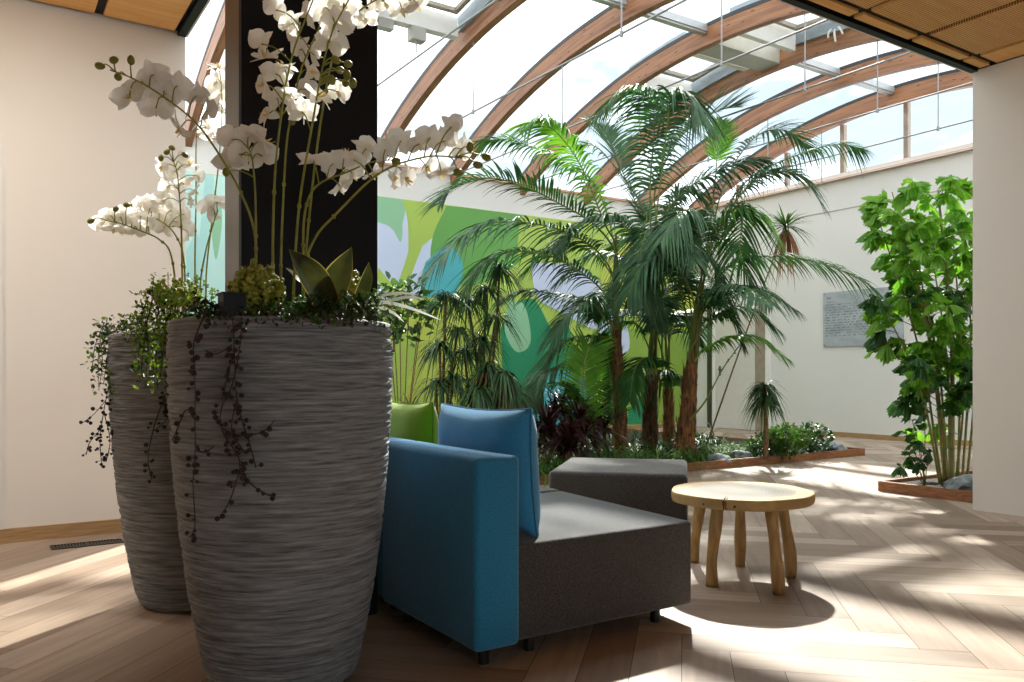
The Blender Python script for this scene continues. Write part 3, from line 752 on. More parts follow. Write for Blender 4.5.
orchid('tall white orchid leaning right with a bunch of green buds', pp([(292, 345), (294, 280), (297, 229), (302, 185), (313, 120), (322, 70), (333, 30), (352, -6)], 2.58, 2.46),
       [(326, 8), (337, 24), (330, 42), (318, 96), (338, 92), (302, 112), (345, 6)], [(336, 60), (348, 64), (340, 70), (332, 80), (347, 74), (346, 82), (353, 83), (327, 79)], 15, G1, fsize=.8)
orchid('white orchid bending right low with blooms over the black board edge', pp([(303, 345), (303, 260), (304, 220), (310, 195), (322, 182), (345, 173), (372, 162), (392, 160)], 2.8, 2.7),
       [(314, 161), (333, 164), (340, 186), (352, 173), (346, 154), (366, 149), (373, 172), (388, 148)], [(396, 161)], 16, G1, fsize=.78)
orchid('white orchid spray reaching far right toward the palms', pp([(306, 345), (304, 275), (315, 238), (336, 214), (368, 182), (391, 167), (412, 160), (435, 156), (462, 158)], 2.6, 2.45),
       [(354, 160), (385, 150), (401, 141), (394, 177), (419, 144), (426, 166), (445, 141), (451, 127), (441, 171), (406, 178), (461, 149), (430, 138)], [(470, 147), (478, 165), (486, 157), (458, 172)], 17, G1, fsize=.74)
orchid('white orchid leaving the top of the picture toward the roof hatch', pp([(300, 345), (306, 250), (318, 140), (332, 60), (345, 28), (358, 12), (376, 0), (396, -8)], 2.9, 2.75),
       [(352, 12), (366, 19), (386, 4), (402, 8), (376, -4), (416, 2)], [], 18, G1, fsize=.8)
orchid('white orchid with four buds on top beside the cream wall', pp([(183, 330), (182, 260), (181, 220), (179, 191), (177, 172), (173, 160)], 3.72, 3.62),
       [(162, 167), (190, 165), (168, 186), (195, 190), (164, 200), (181, 162), (198, 176), (184, 184), (174, 172), (190, 200)], [(161, 158), (167, 152), (172, 148), (185, 155)], 21, G2, fsize=.8)
orchid('sunlit white orchid spray leaning left, lowest beside the cream wall', pp([(180, 330), (172, 259), (160, 240), (141, 231), (122, 224), (104, 220)], 3.7, 3.45),
       [(104, 222), (113, 226), (120, 217), (131, 212), (141, 216), (134, 229), (122, 229), (148, 226), (150, 208), (110, 216)], [(91, 221), (116, 209), (127, 205)], 22, G2, fsize=.78)
orchid('second sunlit white orchid leaning left, just above the lowest spray', pp([(186, 330), (184, 262), (176, 236), (162, 222), (146, 215), (134, 213)], 3.85, 3.7),
       [(160, 214), (171, 210), (178, 222), (188, 232), (164, 228), (184, 214), (152, 202), (143, 206)], [(130, 205)], 23, G2, fsize=.86)
orchid('thin straight white orchid in the sky gap left of the pillar', pp([(196, 330), (195, 259), (196, 200), (196, 150), (197, 128)], 3.95, 3.9), [(207, 136), (214, 130), (205, 126)], [], 24, G2, fsize=.8)
orchid('tall white orchid rising half hidden beside the steel pillar side', pp([(208, 346), (206, 280), (212, 220), (219, 160), (222, 110), (221, 78)], 3.95, 4.0), [(219, 68), (216, 82), (220, 94), (217, 106)], [], 25, G2, fsize=.9)
orchid('short white orchid low beside the steel pillar side', pp([(203, 345), (200, 290), (206, 250), (214, 222), (218, 210)], 3.8, 3.75), [(209, 206), (217, 202), (214, 214)], [], 26, G2, fsize=.86)

# ------------------------------------------------------------------ planter underplanting
def leaf_blade(b, p, d, L, W, droop, m=0, n=7, up=V((0, 0, 1)), sh=.35):
    d = d.normalized(); s = d.cross(up)
    s = s.normalized() if s.length > .05 else RT.copy()
    pts = []; ws = []
    for i in range(n):
        t = i/(n-1); pts.append(p + d*(L*t) - V((0, 0, droop*L*t*t))); ws.append(W*.5*max(.03, (min(1, t/sh)*.5+.5)*(1-((t-sh)/(1-sh))**2 if t > sh else 1)))
    b.strip(pts, ws, s, m)
def mini_leaf(b, p, d, s, m=0, R=rnd):
    d = d.normalized(); a = d.cross(V((R.uniform(-1, 1), R.uniform(-1, 1), 1.2)))
    a = a.normalized() if a.length > .05 else RT.copy()
    nn = a.cross(d)*s*.12
    b.add([p, p+d*s*.35+a*s*.3+nn, p+d*s*.75+a*s*.26+nn, p+d*s, p+d*s*.75-a*s*.26+nn, p+d*s*.35-a*s*.3+nn, p+d*s*.5], [(0, 1, 6), (1, 2, 6), (2, 3, 6), (3, 4, 6), (4, 5, 6), (5, 0, 6)], m)
def bead_clump(label, cpx, Z, w, h, seed):
    R = random.Random(seed); c = P(*cpx, Z); t = thing('bead_plant', label, 'plant', c, 'olive bead plants in the planters'); b = MB()
    s = MB()
    for k in range(46):
        a = R.uniform(0, 2*PI); q = math.sqrt(R.random()); top = c + V((math.cos(a)*q*w, math.sin(a)*q*w*.7, h*(1-.55*q*q)*R.uniform(.8, 1.05)))
        bot = c + V((math.cos(a)*q*w*.7, math.sin(a)*q*w*.5, -.05)); s.tube([bot, top], .0015, 4)
        n = R.randint(7, 10)
        for i in range(n):
            for e in range(2): b.bead(bot.lerp(top, .3+.7*i/n) + rv(.009, R), R.uniform(.0065, .0095))
    s.build('stems', M['stem'], t); b.build('foliage', M['berry'], t, smooth=True)
bead_clump('clump of olive-green beads beside the orchid stems, left in the near planter', (258, 308), 2.48, .085, .16, 31)
bead_clump('clump of olive-green beads behind the two broad leaves', (350, 308), 2.72, .06, .145, 32)
bead_clump('small upright olive bead plant over the shoulder of the far planter', (176, 300), 3.6, .11, .1, 33)
# broad leaves with yellow rims
def broad(label, leaves):
    t = thing('broad_leaf_plant', label, 'plant', P(330, 312, 2.45))
    for (base_, mid, tip, W, Z) in leaves:
        a, m_, c = P(*base_, Z), P(*mid, Z-.03), P(*tip, Z-.02); pts = cr([a, m_, c], 14); b = MB()
        s = (c-a).cross(FW).normalized()*1; s = (s*.9 + FW*.35).normalized()
        ws = [W*.5*max(.02, math.sin(PI*min(1, (.1+.9*(i/13)))**.8)) for i in range(14)]
        cup = FW*.03
        L1 = [p - s*w for p, w in zip(pts, ws)]; R1 = [p + s*w for p, w in zip(pts, ws)]
        L2 = [p - s*w*.93 + cup*.4*w/W for p, w in zip(pts, ws)]; R2 = [p + s*w*.93 + cup*.4*w/W for p, w in zip(pts, ws)]
        ce = [p + cup*w/W*1.4 for p, w in zip(pts, ws)]
        n = 14; b.add(L1+L2+ce+R2+R1, [], 0)
        for r, mt in ((0, 1), (1, 0), (2, 0), (3, 1)):
            for i in range(n-1): b.f.append((r*n+i, r*n+i+1, (r+1)*n+i+1, (r+1)*n+i)); b.m.append(mt)
        b.build('leaf', [M['broad'], M['broadedge']], t, smooth=True)
broad('pair of broad dull-green leaves with yellow rims at the near planter edge', [((334, 310), (311, 274), (289, 249), .098, 2.44), ((318, 312), (338, 276), (352, 247), .108, 2.50), ((352, 316), (366, 282), (369, 262), .05, 2.56)])
# cream strap leaves
t = thing('spider_plant', 'spider plant with long cream blades over the near planter edge by the sofa', 'plant', P(352, 318, 2.6))
for path in ([(352, 312), (378, 297), (400, 293), (418, 295)], [(354, 312), (380, 302), (410, 308), (441, 320)], [(350, 312), (300, 280), (292, 272), (286, 268)], [(356, 312), (392, 300), (412, 297), (424, 300)], [(354, 314), (372, 306), (392, 312), (404, 322)]):
    b = MB(); pts = cr(pp(path, 2.62, 2.5), 12); b.strip(pts, [.0115*max(.05, math.sin(PI*(.12+.88*i/11)))**.7 for i in range(12)], (V((0, 0, 1))*.5+FW*.8).normalized()); b.build('blade', M['varieg'], t)
# trailing leafy cascades
def cascade(label, paths, seed, mats, dens=44, size=.018, spread=.02, name='trailing_plant'):
    R = random.Random(seed); t = thing(name, label, 'plant', paths[0][0], 'leafy trailers in the planters'); s = MB(); b = MB()
    for p in paths:
        pts = cr(p, 20); s.tube(pts, .0016, 4)
        for k in range(dens):
            q = pts[min(19, int(R.random()*20))] + rv(spread, R); mini_leaf(b, q, rv(1, R)+V((0, 0, -.15)) - FW*.3, size*R.uniform(.7, 1.25), 0 if R.random() < .7 else 1, R)
    s.build('stems', M['vine'], t); b.build('foliage', mats, t)
def fan(x0, x1, y0, y1, n, Z0, Z1, seed, topy=None):
    R = random.Random(seed); out = []
    for k in range(n):
        x = x0+(x1-x0)*(k+.5)/n; e = R.uniform(.55, 1)
        out.append(pp([(x+R.uniform(-4, 16), y0+R.uniform(0, 6)), (x+R.uniform(-2, 6), y0+(y1-y0)*.25), (x, y0+(y1-y0)*.6*e), (x-R.uniform(-3, 5), y0+(y1-y0)*e)], Z0+R.uniform(-.02, .05), Z1))
    return out
cascade('bright lime trailing plant spilling between the two planters', fan(138, 182, 298, 395, 11, 2.9, 2.85, 41), 42, [M['trail'], M['traildark']], 60, .02, .028)
cascade('green trailing plant spilling left off the far planter', fan(92, 134, 322, 408, 10, 3.55, 3.4, 43), 44, [M['traildark'], M['trail']], 60, .021, .028)
cascade('low dark creeper along the rim of the near planter', [pp([(x, 312), (x+6, 305), (x+14, 312), (x+20, 320)], 2.5, 2.36) for x in range(186, 375, 7)], 45, [M['traildark'], M['vine']], 34, .018, .022)
cascade('dark creeper heaped along the rim of the far planter', [pp([(x, 328), (x+6, 318), (x+10, 330), (x+6, 342)], 3.5, 3.25) for x in range(122, 215, 7)], 46, [M['traildark'], M['trail']], 40, .02, .03)
cascade('upright lime sprigs above the far planter shoulder', [pp([(x, 318), (x+2, 295), (x+dx, y)], 3.45) for x, dx, y in ((150, 4, 276), (158, 3, 280), (166, 2, 272), (172, 4, 284), (188, 0, 272), (194, 3, 276), (204, 2, 284), (210, 4, 290), (144, -2, 292))], 47, [M['trail'], M['berry']], 40, .017, .013)
cascade('green creeper hanging off the near planter side by the sofa', [pp([(372, 300), (388, 296), (396, 312), (392, 335)], 2.75, 2.6), pp([(370, 302), (384, 300), (392, 318), (394, 352)], 2.7, 2.6), pp([(374, 298), (392, 292), (404, 300), (402, 318)], 2.75, 2.7)], 48, [M['traildark'], M['trail']], 40, .02, .024)
cascade('fresh green sprigs around the two broad leaves', [pp([(x, 314), (x+3, 302), (x+8, 296)], 2.44) for x in range(296, 372, 8)], 49, [M['traildark'], M['bush']], 30, .017, .02)
# dark hanging bead vines
def vine(label, paths, seed, Z):
    R = random.Random(seed); t = thing('bead_vine', label, 'vine', P(*paths[0][0], Z), 'dark bead vines hanging from the planters'); s = MB(); b = MB()
    for p in paths:
        k = max(2, len(p)*6); pts = cr(pp(p, Z), k); s.tube(pts, .0019, 4)
        L = sum((pts[i+1]-pts[i]).length for i in range(k-1)); n = int(L/.0125)
        for i in range(n):
            if R.random() < .22: continue
            f = (i+R.random())/n*(k-1); j = min(int(f), k-2); q = pts[j].lerp(pts[j+1], f-j); e = q + RT*R.uniform(-.02, .02) + V((0, 0, R.uniform(-.014, .006))) - FW*R.uniform(0, .01)
            s.tube([q, e], .001, 3); b.bead(e, R.uniform(.0052, .0095))
    s.build('stems', M['vine'], t); b.build('foliage', M['darkberry'], t, smooth=True)
vine('dark bead vine hanging longest down the near planter', [[(204, 316), (194, 343), (195, 375), (195, 417), (195, 459), (193, 483), (195, 525), (190, 537)], [(195, 420), (186, 410), (176, 432), (172, 440)], [(195, 450), (206, 452), (214, 446)]], 51, 2.33)
vine('dark bead vine branching to the right across the near planter', [[(242, 312), (240, 345), (232, 385), (221, 410), (223, 432), (238, 456), (240, 475)], [(238, 470), (256, 488), (275, 498)], [(240, 470), (230, 500), (218, 520)], [(223, 428), (236, 436), (262, 432), (275, 420)]], 52, 2.3)
vine('dark bead vine hanging from the black pot, middle of the near planter', [[(232, 312), (234, 350), (228, 372), (222, 402)], [(234, 345), (236, 390), (242, 420), (250, 445), (256, 468)], [(232, 345), (216, 354), (205, 350)], [(236, 400), (232, 430), (244, 452)]], 53, 2.32)
vine('dark bead vine dropping down the gap between the planters', [[(176, 330), (170, 380), (162, 403), (153, 431), (148, 459), (152, 479)], [(163, 400), (172, 405), (174, 420)], [(154, 431), (166, 420), (172, 404)]], 54, 2.75)
vine('dark bead vine falling left of the far planter', [[(110, 380), (104, 410), (100, 438), (102, 468)], [(106, 400), (94, 414), (81, 424)], [(104, 412), (110, 440), (106, 462)], [(100, 430), (90, 442), (86, 455)], [(112, 385), (114, 410), (112, 440)]], 55, 3.42)
b = MB(); q = P(232, 300, 2.42)
for (lo, hi) in (((-.033, -.033, -.06), (.033, -.028, .02)), ((-.033, .028, -.06), (.033, .033, .02)), ((-.033, -.028, -.06), (-.028, .028, .02)), ((.028, -.028, -.06), (.033, .028, .02)), ((-.028, -.028, -.06), (.028, .028, -.05))):
    b.box([q[i]+lo[i] for i in range(3)], [q[i]+hi[i] for i in range(3)])
for (lo, hi) in (((-.037, -.037, .013), (.037, -.033, .02)), ((-.037, .033, .013), (.037, .037, .02)), ((-.037, -.033, .013), (-.033, .033, .02)), ((.033, -.033, .013), (.037, .033, .02))):
    b.box([q[i]+lo[i] for i in range(3)], [q[i]+hi[i] for i in range(3)])
tag(b.build('nursery_pot', M['black']), 'small square black plastic pot at the near planter rim', 'pot')

# ------------------------------------------------------------------ lounge furniture
def prism(poly, z0, z1, bev, seg=4):
    b = MB(); n = len(poly); b.add([(x, y, z0) for x, y in poly] + [(x, y, z1) for x, y in poly], [tuple(range(n-1, -1, -1)), tuple(range(n, 2*n))] + [(i, (i+1) % n, n+(i+1) % n, n+i) for i in range(n)]); return b
def feet(t, pts, h=.075):
    for x, y in pts:
        b = MB(); b.lathe([(.016, 0), (.02, .003), (.02, h)], 14, 0, (x, y, 0)); b.build('foot', M['blackmetal'], t, smooth=False)
SZ = .407
t = thing('sofa_module', 'charcoal sofa seat with a blue felt back nearest the planter', 'sofa', (1.95, 2.8, 0), 'felt lounge seats')
prism([(1.575, 2.37), (2.43, 2.37), (2.51, 3.36), (1.575, 3.36)], .07, SZ, 0).build('seat', M['greyfab'], t, bevel=.015, seg=3, smooth=True)
prism([(1.388, 2.335), (1.569, 2.335), (1.569, 3.09), (1.388, 3.09)], .07, .722, 0).build('backrest', M['bluefab'], t, bevel=.02, seg=4, smooth=True)
feet(t, [(1.47, 2.42), (1.47, 3.0), (2.3, 2.45), (2.35, 3.28), (1.68, 2.45)])
t = thing('sofa_module', 'charcoal sofa seat behind the first one, carrying the lime cushion', 'sofa', (2.0, 3.9, 0), 'felt lounge seats')
prism([(1.578, 3.375), (2.51, 3.375), (2.57, 4.3), (1.578, 4.3)], .07, SZ+.004, 0).build('seat', M['greyfab'], t, bevel=.015, seg=3, smooth=True)
prism([(1.41, 3.11), (1.57, 3.11), (1.57, 4.3), (1.41, 4.3)], .07, .722, 0).build('backrest', M['bluefab'], t, bevel=.02, seg=4, smooth=True)
feet(t, [(1.5, 3.2), (1.5, 4.2), (2.4, 3.45), (2.46, 4.2)])
t = thing('pouf', 'low square charcoal pouf standing between the sofa and the palms', 'pouf', (3.55, 4.1, 0))
prism([(2.95, 4.09), (3.54, 3.49), (4.17, 4.12), (3.58, 4.70)], .06, SZ, 0).build('seat', M['greyfab'], t, bevel=.03, seg=4, smooth=True)
feet(t, [(3.08, 4.09), (3.54, 3.62), (4.04, 4.11), (3.57, 4.58)], .065)
def pillow(name, label, c, W, H, T, m, ms, tilt, yaw=0):
    n = 22; vs = []; fs = []; R = random.Random(int(c[1]*100))
    def q(i, j, s):
        x, y = 2*i/n-1, 2*j/n-1
        e = max(0, 1-abs(x)**3.2)**.55*max(0, 1-abs(y)**3.2)**.55
        px = x*(1-.05*(1-y*y)); py = y*(1-.07*(1-x*x))
        w = .012*noise.noise(V((x*2.2+c[1], y*2.2, s)))
        th = s*(T*.5*(.1+.9*e)) + w*e
        return V((th, px*W/2, py*H/2 + H/2))
    idx = {}
    for s in (-1, 1):
        for i in range(n+1):
            for j in range(n+1): idx[s, i, j] = len(vs); vs.append(q(i, j, s))
    for i in range(n):
        for j in range(n):
            fs.append((idx[1, i, j], idx[1, i+1, j], idx[1, i+1, j+1], idx[1, i, j+1])); fs.append((idx[-1, i, j], idx[-1, i, j+1], idx[-1, i+1, j+1], idx[-1, i+1, j]))
    rim = [(i, 0) for i in range(n)] + [(n, j) for j in range(n)] + [(i, n) for i in range(n, 0, -1)] + [(0, j) for j in range(n, 0, -1)]
    for a, b_ in zip(rim, rim[1:] + rim[:1]): fs.append((idx[-1, a[0], a[1]], idx[-1, b_[0], b_[1]], idx[1, b_[0], b_[1]], idx[1, a[0], a[1]]))
    b = MB(); b.add(vs, fs); t = thing(name, label, 'cushion', c)
    o = b.build('cover', m, None, smooth=True); o.parent = t
    b = MB(); loop = [(vs[idx[1, i, j]]+vs[idx[-1, i, j]])*.5*1.0 for i, j in rim]; cc = V((0, 0, H/2)); loop = [cc+(p-cc)*1.006 for p in loop]
    b.tube(loop + loop[:1], .0035, 6); s = b.build('seam', ms, None, smooth=True); s.parent = t
    t.rotation_euler = (0, tilt, yaw)
pillow('cushion', 'light blue square cushion against the blue sofa back', (1.705, 2.765, SZ+.004), .66, .465, .21, M['bluecush'], M['seam'], -.06)
pillow('cushion', 'lime green cushion beyond the blue one', (1.74, 3.53, SZ+.008), .52, .46, .17, M['greenfab'], M['seamgreen'], -.05)

def make_table():
    c = P(741, 490, 4.05); c.z = 0; H = .428; r = .345; R = random.Random(4)
    t = thing('log_slice_table', 'round pale log-slice coffee table on five branch legs', 'table', c)
    n = 72; ring = []
    for j in range(n):
        a = 2*PI*j/n; k = r*(1 + .018*math.sin(2*a+1) + .012*math.sin(5*a) + .008*math.sin(9*a+2)); ring.append((k*math.cos(a), k*math.sin(a)))
    prof = [(.97, H-.05), (.99, H-.047), (1.0, H-.036), (1.003, H-.016), (.998, H-.004), (.988, H), (.80, H+.0005), (.5, H+.001), (.2, H+.001)]
    b = MB(); vs = []; fs = []
    for s, z in prof:
        vs += [(x*s, y*s, z) for x, y in ring]
    for i in range(len(prof)-1):
        for j in range(n): fs.append((i*n+j, i*n+(j+1) % n, (i+1)*n+(j+1) % n, (i+1)*n+j))
    fs += [tuple(range(n-1, -1, -1)), tuple((len(prof)-1)*n+j for j in range(n))]
    b.add(vs, fs); o = b.build('top', M['slice'], None, smooth=False); o.parent = t
    # drying crack and knots on the rim facing the lens
    back = -c.normalized(); b = MB()
    for ang, w, h in ((-.22, .004, .05), (-.19, .003, .03)):
        d = (Matrix.Rotation(ang, 3, 'Z') @ back); s = d.cross(V((0, 0, 1))); p = d*(r*1.012)
        b.tube([p+V((0, 0, H-.05)), p+V((0, 0, H-.01))+s*.004, d*(r*.97)+V((0, 0, H+.001)), d*(r*.75)+s*.01+V((0, 0, H+.001))], [w*.5, w, w, w*.3], 5)
    for ang in (-.08, -.5): 
        d = (Matrix.Rotation(ang, 3, 'Z') @ back); b.bead(d*r*1.0+V((0, 0, H-.03)), .008)
    k = b.build('crack', M['knot'], None); k.parent = o
    for (x, y, Z) in ((779, 594, 3.725), (712, 586, 3.866), (740, 566, 4.27), (791, 577, 4.04), (693, 562, 4.36)):
        f = P(x, y, Z); f.z = 0; f -= c; top = f*.80; top.z = H-.044; s = V((-f.y, f.x, 0)).normalized()
        bend = R.uniform(-.006, .006); pts = [f, f.lerp(top, .3)+s*bend+f.normalized()*.01, f.lerp(top, .65)+s*bend*.5+f.normalized()*.006, top]
        b = MB(); pts = cr(pts, 12); b.tube(pts, [.028+.003*math.sin(i*.7+x)-.0 for i in range(12)], 14); g = b.build('leg', M['legwood'], None, smooth=True); g.parent = t
make_table()

# ------------------------------------------------------------------ planting beds
BV, BU0, BU1 = 6.06, 2.0, 9.2
t = thing('planting_bed', 'long planting bed edged in brown board along the mural', 'planting bed', ((BU0+BU1)/2, BV, 0))
b = MB(); b.box((BU0, BV, 0), (BU1, BV+.03, .088)); b.build('front_kerb', M['kerb'], t, bevel=.003)
b = MB(); b.box((BU1-.03, BV+.03, 0), (BU1, VB-.02, .088)); b.build('end_kerb', M['kerb'], t, bevel=.003)
b = MB(); b.box((BU0, BV+.03, 0), (BU0+.03, VB-.02, .088)); b.build('end_kerb', M['kerb'], t, bevel=.003)
b = MB(); b.box((BU0+.03, BV+.03, 0), (BU1-.03, VB-.02, .06)); b.build('soil', M['soil'], t)
t = thing('planting_bed', 'small planting bed edged in brown board beside the cream pier', 'planting bed', (6.9, 3.7, 0))
b = MB(); b.box((6.485, VS+.005, 0), (6.515, 4.15, .088)); b.build('front_kerb', M['kerb'], t, bevel=.003)
b = MB(); b.box((6.515, 4.12, 0), (7.9, 4.15, .088)); b.build('side_kerb', M['kerb'], t, bevel=.003)
b = MB(); b.box((7.9, VS+.005, 0), (7.93, 4.15, .088)); b.build('back_kerb', M['kerb'], t, bevel=.003)
b = MB(); b.box((6.515, VS+.005, 0), (7.9, 4.12, .06)); b.build('soil', M['soil'], t)
SOIL = .06
def ground(x, Z): q = P(x, 400, Z); q.z = SOIL; return q
def stone(label, p, sx, sy, sz, seed):
    R = random.Random(seed); bm = bmesh.new(); bmesh.ops.create_icosphere(bm, subdivisions=3, radius=1)
    for v in bm.verts:
        d = noise.noise(v.co*1.3 + V((seed*3.1, 0, 0)))*.35 + noise.noise(v.co*3+V((0, seed, 0)))*.12
        c = v.co*(1+d); v.co = V((c.x*sx, c.y*sy, max(-.3, c.z)*sz))
    me = bpy.data.meshes.new('garden_stone'); bm.to_mesh(me); bm.free(); me.materials.append(M['stone'])
    o = bpy.data.objects.new('garden_stone', me); C.objects.link(o); o.location = p; o.location.z += sz*.25; o.rotation_euler.z = R.uniform(0, 3)
    tag(o, label, 'stone', 'slate stones in the beds')
def bedpt(u, v): return V((u, v, SOIL))
for k, (lab, u, v, s) in enumerate((('blue-grey slate stone nearest the corner of the long bed', 8.86, 6.24, .14), ('blue-grey slate stone next to the corner stone, partly under the shrub', 8.52, 6.34, .13), ('flat blue-grey slate stone set back by the end kerb', 8.98, 6.6, .16),
        ('rounded grey stone below the shrubs at the board edge', 8.08, 6.22, .12), ('grey stone half under arching grass, right of the pouf', 6.75, 6.2, .11), ('grey stone among pale grass, second right of the pouf', 7.15, 6.24, .12), ('low dark stone between the grass and the shrubs', 7.6, 6.2, .08), ('pale stone under the small spiky dracaena', 7.85, 6.42, .1))):
    stone(lab, bedpt(u, v), s*1.3, s, s*.6, k+1)
stone('large pale slate stone at the foot of the fishtail palm', V((6.72, 3.5, SOIL)), .19, .13, .10, 20)
stone('smaller grey stone behind the large one under the fishtail palm', V((6.86, 3.32, SOIL)), .1, .1, .07, 21)

# ------------------------------------------------------------------ kentia palms
def frond(t, path, L, mat, seed, n=46, droop=.45, w=.0135, lift=.25, bare=.2, side0=None):
    R = random.Random(seed); K = 40; pts = cr(path, K); b = MB()
    b.tube(pts, [.013*(1-.8*i/(K-1)) for i in range(K)], 6, 1)
    for i in range(n):
        t_ = i/(n-1); s = (bare + (1-bare)*t_)*(K-1); j = min(int(s), K-2); p = pts[j].lerp(pts[j+1], s-j); T = (pts[j+1]-pts[j]).normalized()
        S = T.cross(V((0, 0, 1)))
        if S.length < .35 and side0 is not None: S = side0 - T*side0.dot(T)
        if S.length < .05: S = RT.copy()
        S.normalize(); Nn = S.cross(T)
        ln = L*(.5+.5*math.sin(PI*min(1, .12+.8*t_)))*(1-.55*t_**5)*R.uniform(.88, 1.06)
        for sg in (-1, 1):
            d = (T*(.5+.55*t_*t_) + S*sg*(1-.3*t_) + Nn*(lift*R.uniform(.5, 1.3)) + rv(.07, R)).normalized()
            dr = droop*R.uniform(.75, 1.25); lp = []; sd = []
            for k in range(6):
                a = k/5; lp.append(p + d*(ln*a) - V((0, 0, dr*ln*a*a)))
            wd = d.cross(Nn + rv(.25, R)).normalized()
            b.strip(lp, [w*.55, w*1.0, w*.95, w*.75, w*.42, w*.03], wd, 0)
    b.build('frond', [mat, M['rachis']], t)
def palm_trunk(t, pts, r0, r1, mat, seed, split=None):
    R = random.Random(seed); pts = cr(pts, 30); b = MB()
    b.tube(pts, [(r0+(r1-r0)*i/29)*(1+.035*math.sin(i*2.1)+.03*math.sin(i*.9+seed)) * (1.3 if i < 2 else 1.12 if i < 5 else 1) for i in range(30)], 14)
    for k in range(80):                # fibrous leaf-base scales
        i = R.randint(0, 27); a = R.uniform(0, 2*PI); rr = (r0+(r1-r0)*i/29); d = V((math.cos(a), math.sin(a), 0)); p = pts[i]+d*rr*.9; s = V((-d.y, d.x, 0))
        h = R.uniform(.10, .30); b.strip([p, p+V((0, 0, h*.5))+d*.006, p+V((0, 0, h))+d*R.uniform(.01, .035)], [rr*.32, rr*.22, rr*.04], s)
    b.build('trunk', mat, t)
PA, PB, PL_ = M['palm'], M['palmblue'], M['palmlit']
T1 = thing('kentia_palm', 'kentia palm with a thin reddish trunk, leftmost of the palm group', 'palm', ground(620, 9.3), 'kentia palms in the long bed')
palm_trunk(T1, [ground(622, 9.3), P(619, 400, 9.3), P(616, 330, 9.3)], .078, .05, M['bark'], 1)
b = MB(); b.tube(cr([P(616, 332, 9.3), P(615, 290, 9.3), P(616, 235, 9.3)], 14), [.042-.002*i for i in range(14)], 10); b.build('crown_shaft', M['cane'], T1, smooth=True)
T2 = thing('kentia_palm', 'kentia palm with a dark stout trunk, middle of the palm group', 'palm', ground(649, 9.6), 'kentia palms in the long bed')
palm_trunk(T2, [ground(650, 9.6), P(650, 420, 9.6), P(652, 375, 9.6)], .1, .075, M['barkdark'], 2)
b = MB(); b.tube(cr([P(652, 378, 9.6), P(651, 350, 9.6), P(653, 320, 9.58)], 14), [.05-.0028*i for i in range(14)], 10); b.build('crown_shaft', M['cane'], T2, smooth=True)
T3 = thing('kentia_palm', 'kentia palm with a short trunk set back between its neighbours', 'palm', ground(668, 10.2), 'kentia palms in the long bed')
palm_trunk(T3, [ground(668, 10.2), P(669, 425, 10.2), P(668, 395, 10.2)], .07, .06, M['bark'], 3)
b = MB(); b.tube(cr([P(668, 398, 10.2), P(668, 370, 10.2), P(667, 350, 10.2)], 12), [.04-.0027*i for i in range(12)], 10); b.build('crown_shaft', M['cane'], T3, smooth=True)
T4 = thing('kentia_palm', 'kentia palm with a shaggy brown trunk, rightmost of the palm group', 'palm', ground(686, 9.2), 'kentia palms in the long bed')
palm_trunk(T4, [ground(684, 9.2), P(688, 415, 9.2), P(692, 360, 9.2)], .12, .065, M['bark'], 4)
b = MB(); b.tube(cr([P(692, 364, 9.2), P(694, 335, 9.2), P(697, 308, 9.2)], 14), [.046-.0026*i for i in range(14)], 10); b.build('crown_shaft', M['cane'], T4, smooth=True)
TOPS = {T1.name: (616, 334, 9.3), T2.name: (652, 378, 9.6), T3.name: (668, 398, 10.2), T4.name: (692, 364, 9.2)}
RJ = random.Random(21)
def stalked(t, path, bare):            # carry the leaf stalk down to the top of its trunk
    if t.name not in TOPS: return path, bare
    x, y, Z = TOPS[t.name]; top = P(x + RJ.uniform(-5, 5), y, Z + RJ.uniform(-.03, .03))
    if path[0].z < top.z + .12: return path, bare
    path = [V(p) for p in path]; path[0] = path[0] + RT*RJ.uniform(-.05, .05); m = len(path)-1
    return [top] + path, (1 + bare*m)/(m+1)
def fr(t, px, Z0, Z1, L, mat, seed, bare=.2, **k):
    path, bare = stalked(t, pp(px, Z0, Z1), bare); k['n'] = int(k.get('n', 46)*1.12); frond(t, path, L*(1.3 if L > .3 and t.name in TOPS else 1), mat, seed, bare=bare, **k)
# leftmost palm
fr(T1, [(616, 255), (604, 222), (582, 168), (560, 136), (540, 122), (524, 126)], 9.25, 8.7, .50, PL_, 1, n=54, droop=.55, lift=.1)
fr(T1, [(615, 262), (596, 226), (560, 204), (528, 188), (490, 178), (455, 188), (440, 204)], 9.2, 8.4, .50, PA, 2, n=58, droop=.35, lift=.4)
fr(T1, [(614, 280), (596, 250), (555, 228), (500, 222), (462, 236), (424, 278)], 9.1, 8.0, .50, PB, 3, n=58, droop=.55)
fr(T1, [(614, 310), (596, 284), (556, 258), (512, 252), (480, 266), (452, 312)], 9.0, 8.3, .50, PA, 4, n=56, droop=.6)
fr(T1, [(614, 330), (600, 304), (566, 296), (526, 291), (500, 300)], 9.4, 9.2, .40, PA, 5, n=46, droop=.6)
fr(T1, [(618, 280), (640, 230), (644, 210), (600, 150), (574, 146)], 9.6, 10.2, .40, PA, 6, n=44)
fr(T1, [(616, 270), (598, 190), (560, 160), (510, 140), (478, 142)], 9.5, 9.9, .45, PA, 61, n=48, droop=.5, lift=.2)
fr(T1, [(616, 330), (604, 318), (590, 302), (570, 312), (552, 340)], 9.0, 8.6, .42, PB, 7, n=46, droop=.6)
fr(T1, [(617, 340), (596, 336), (566, 340), (545, 362), (536, 400)], 9.2, 8.9, .38, PA, 8, n=44, droop=.6)
fr(T1, [(616, 345), (590, 352), (560, 366), (540, 378), (532, 404)], 9.0, 8.6, .32, PB, 9, n=40, droop=.6)
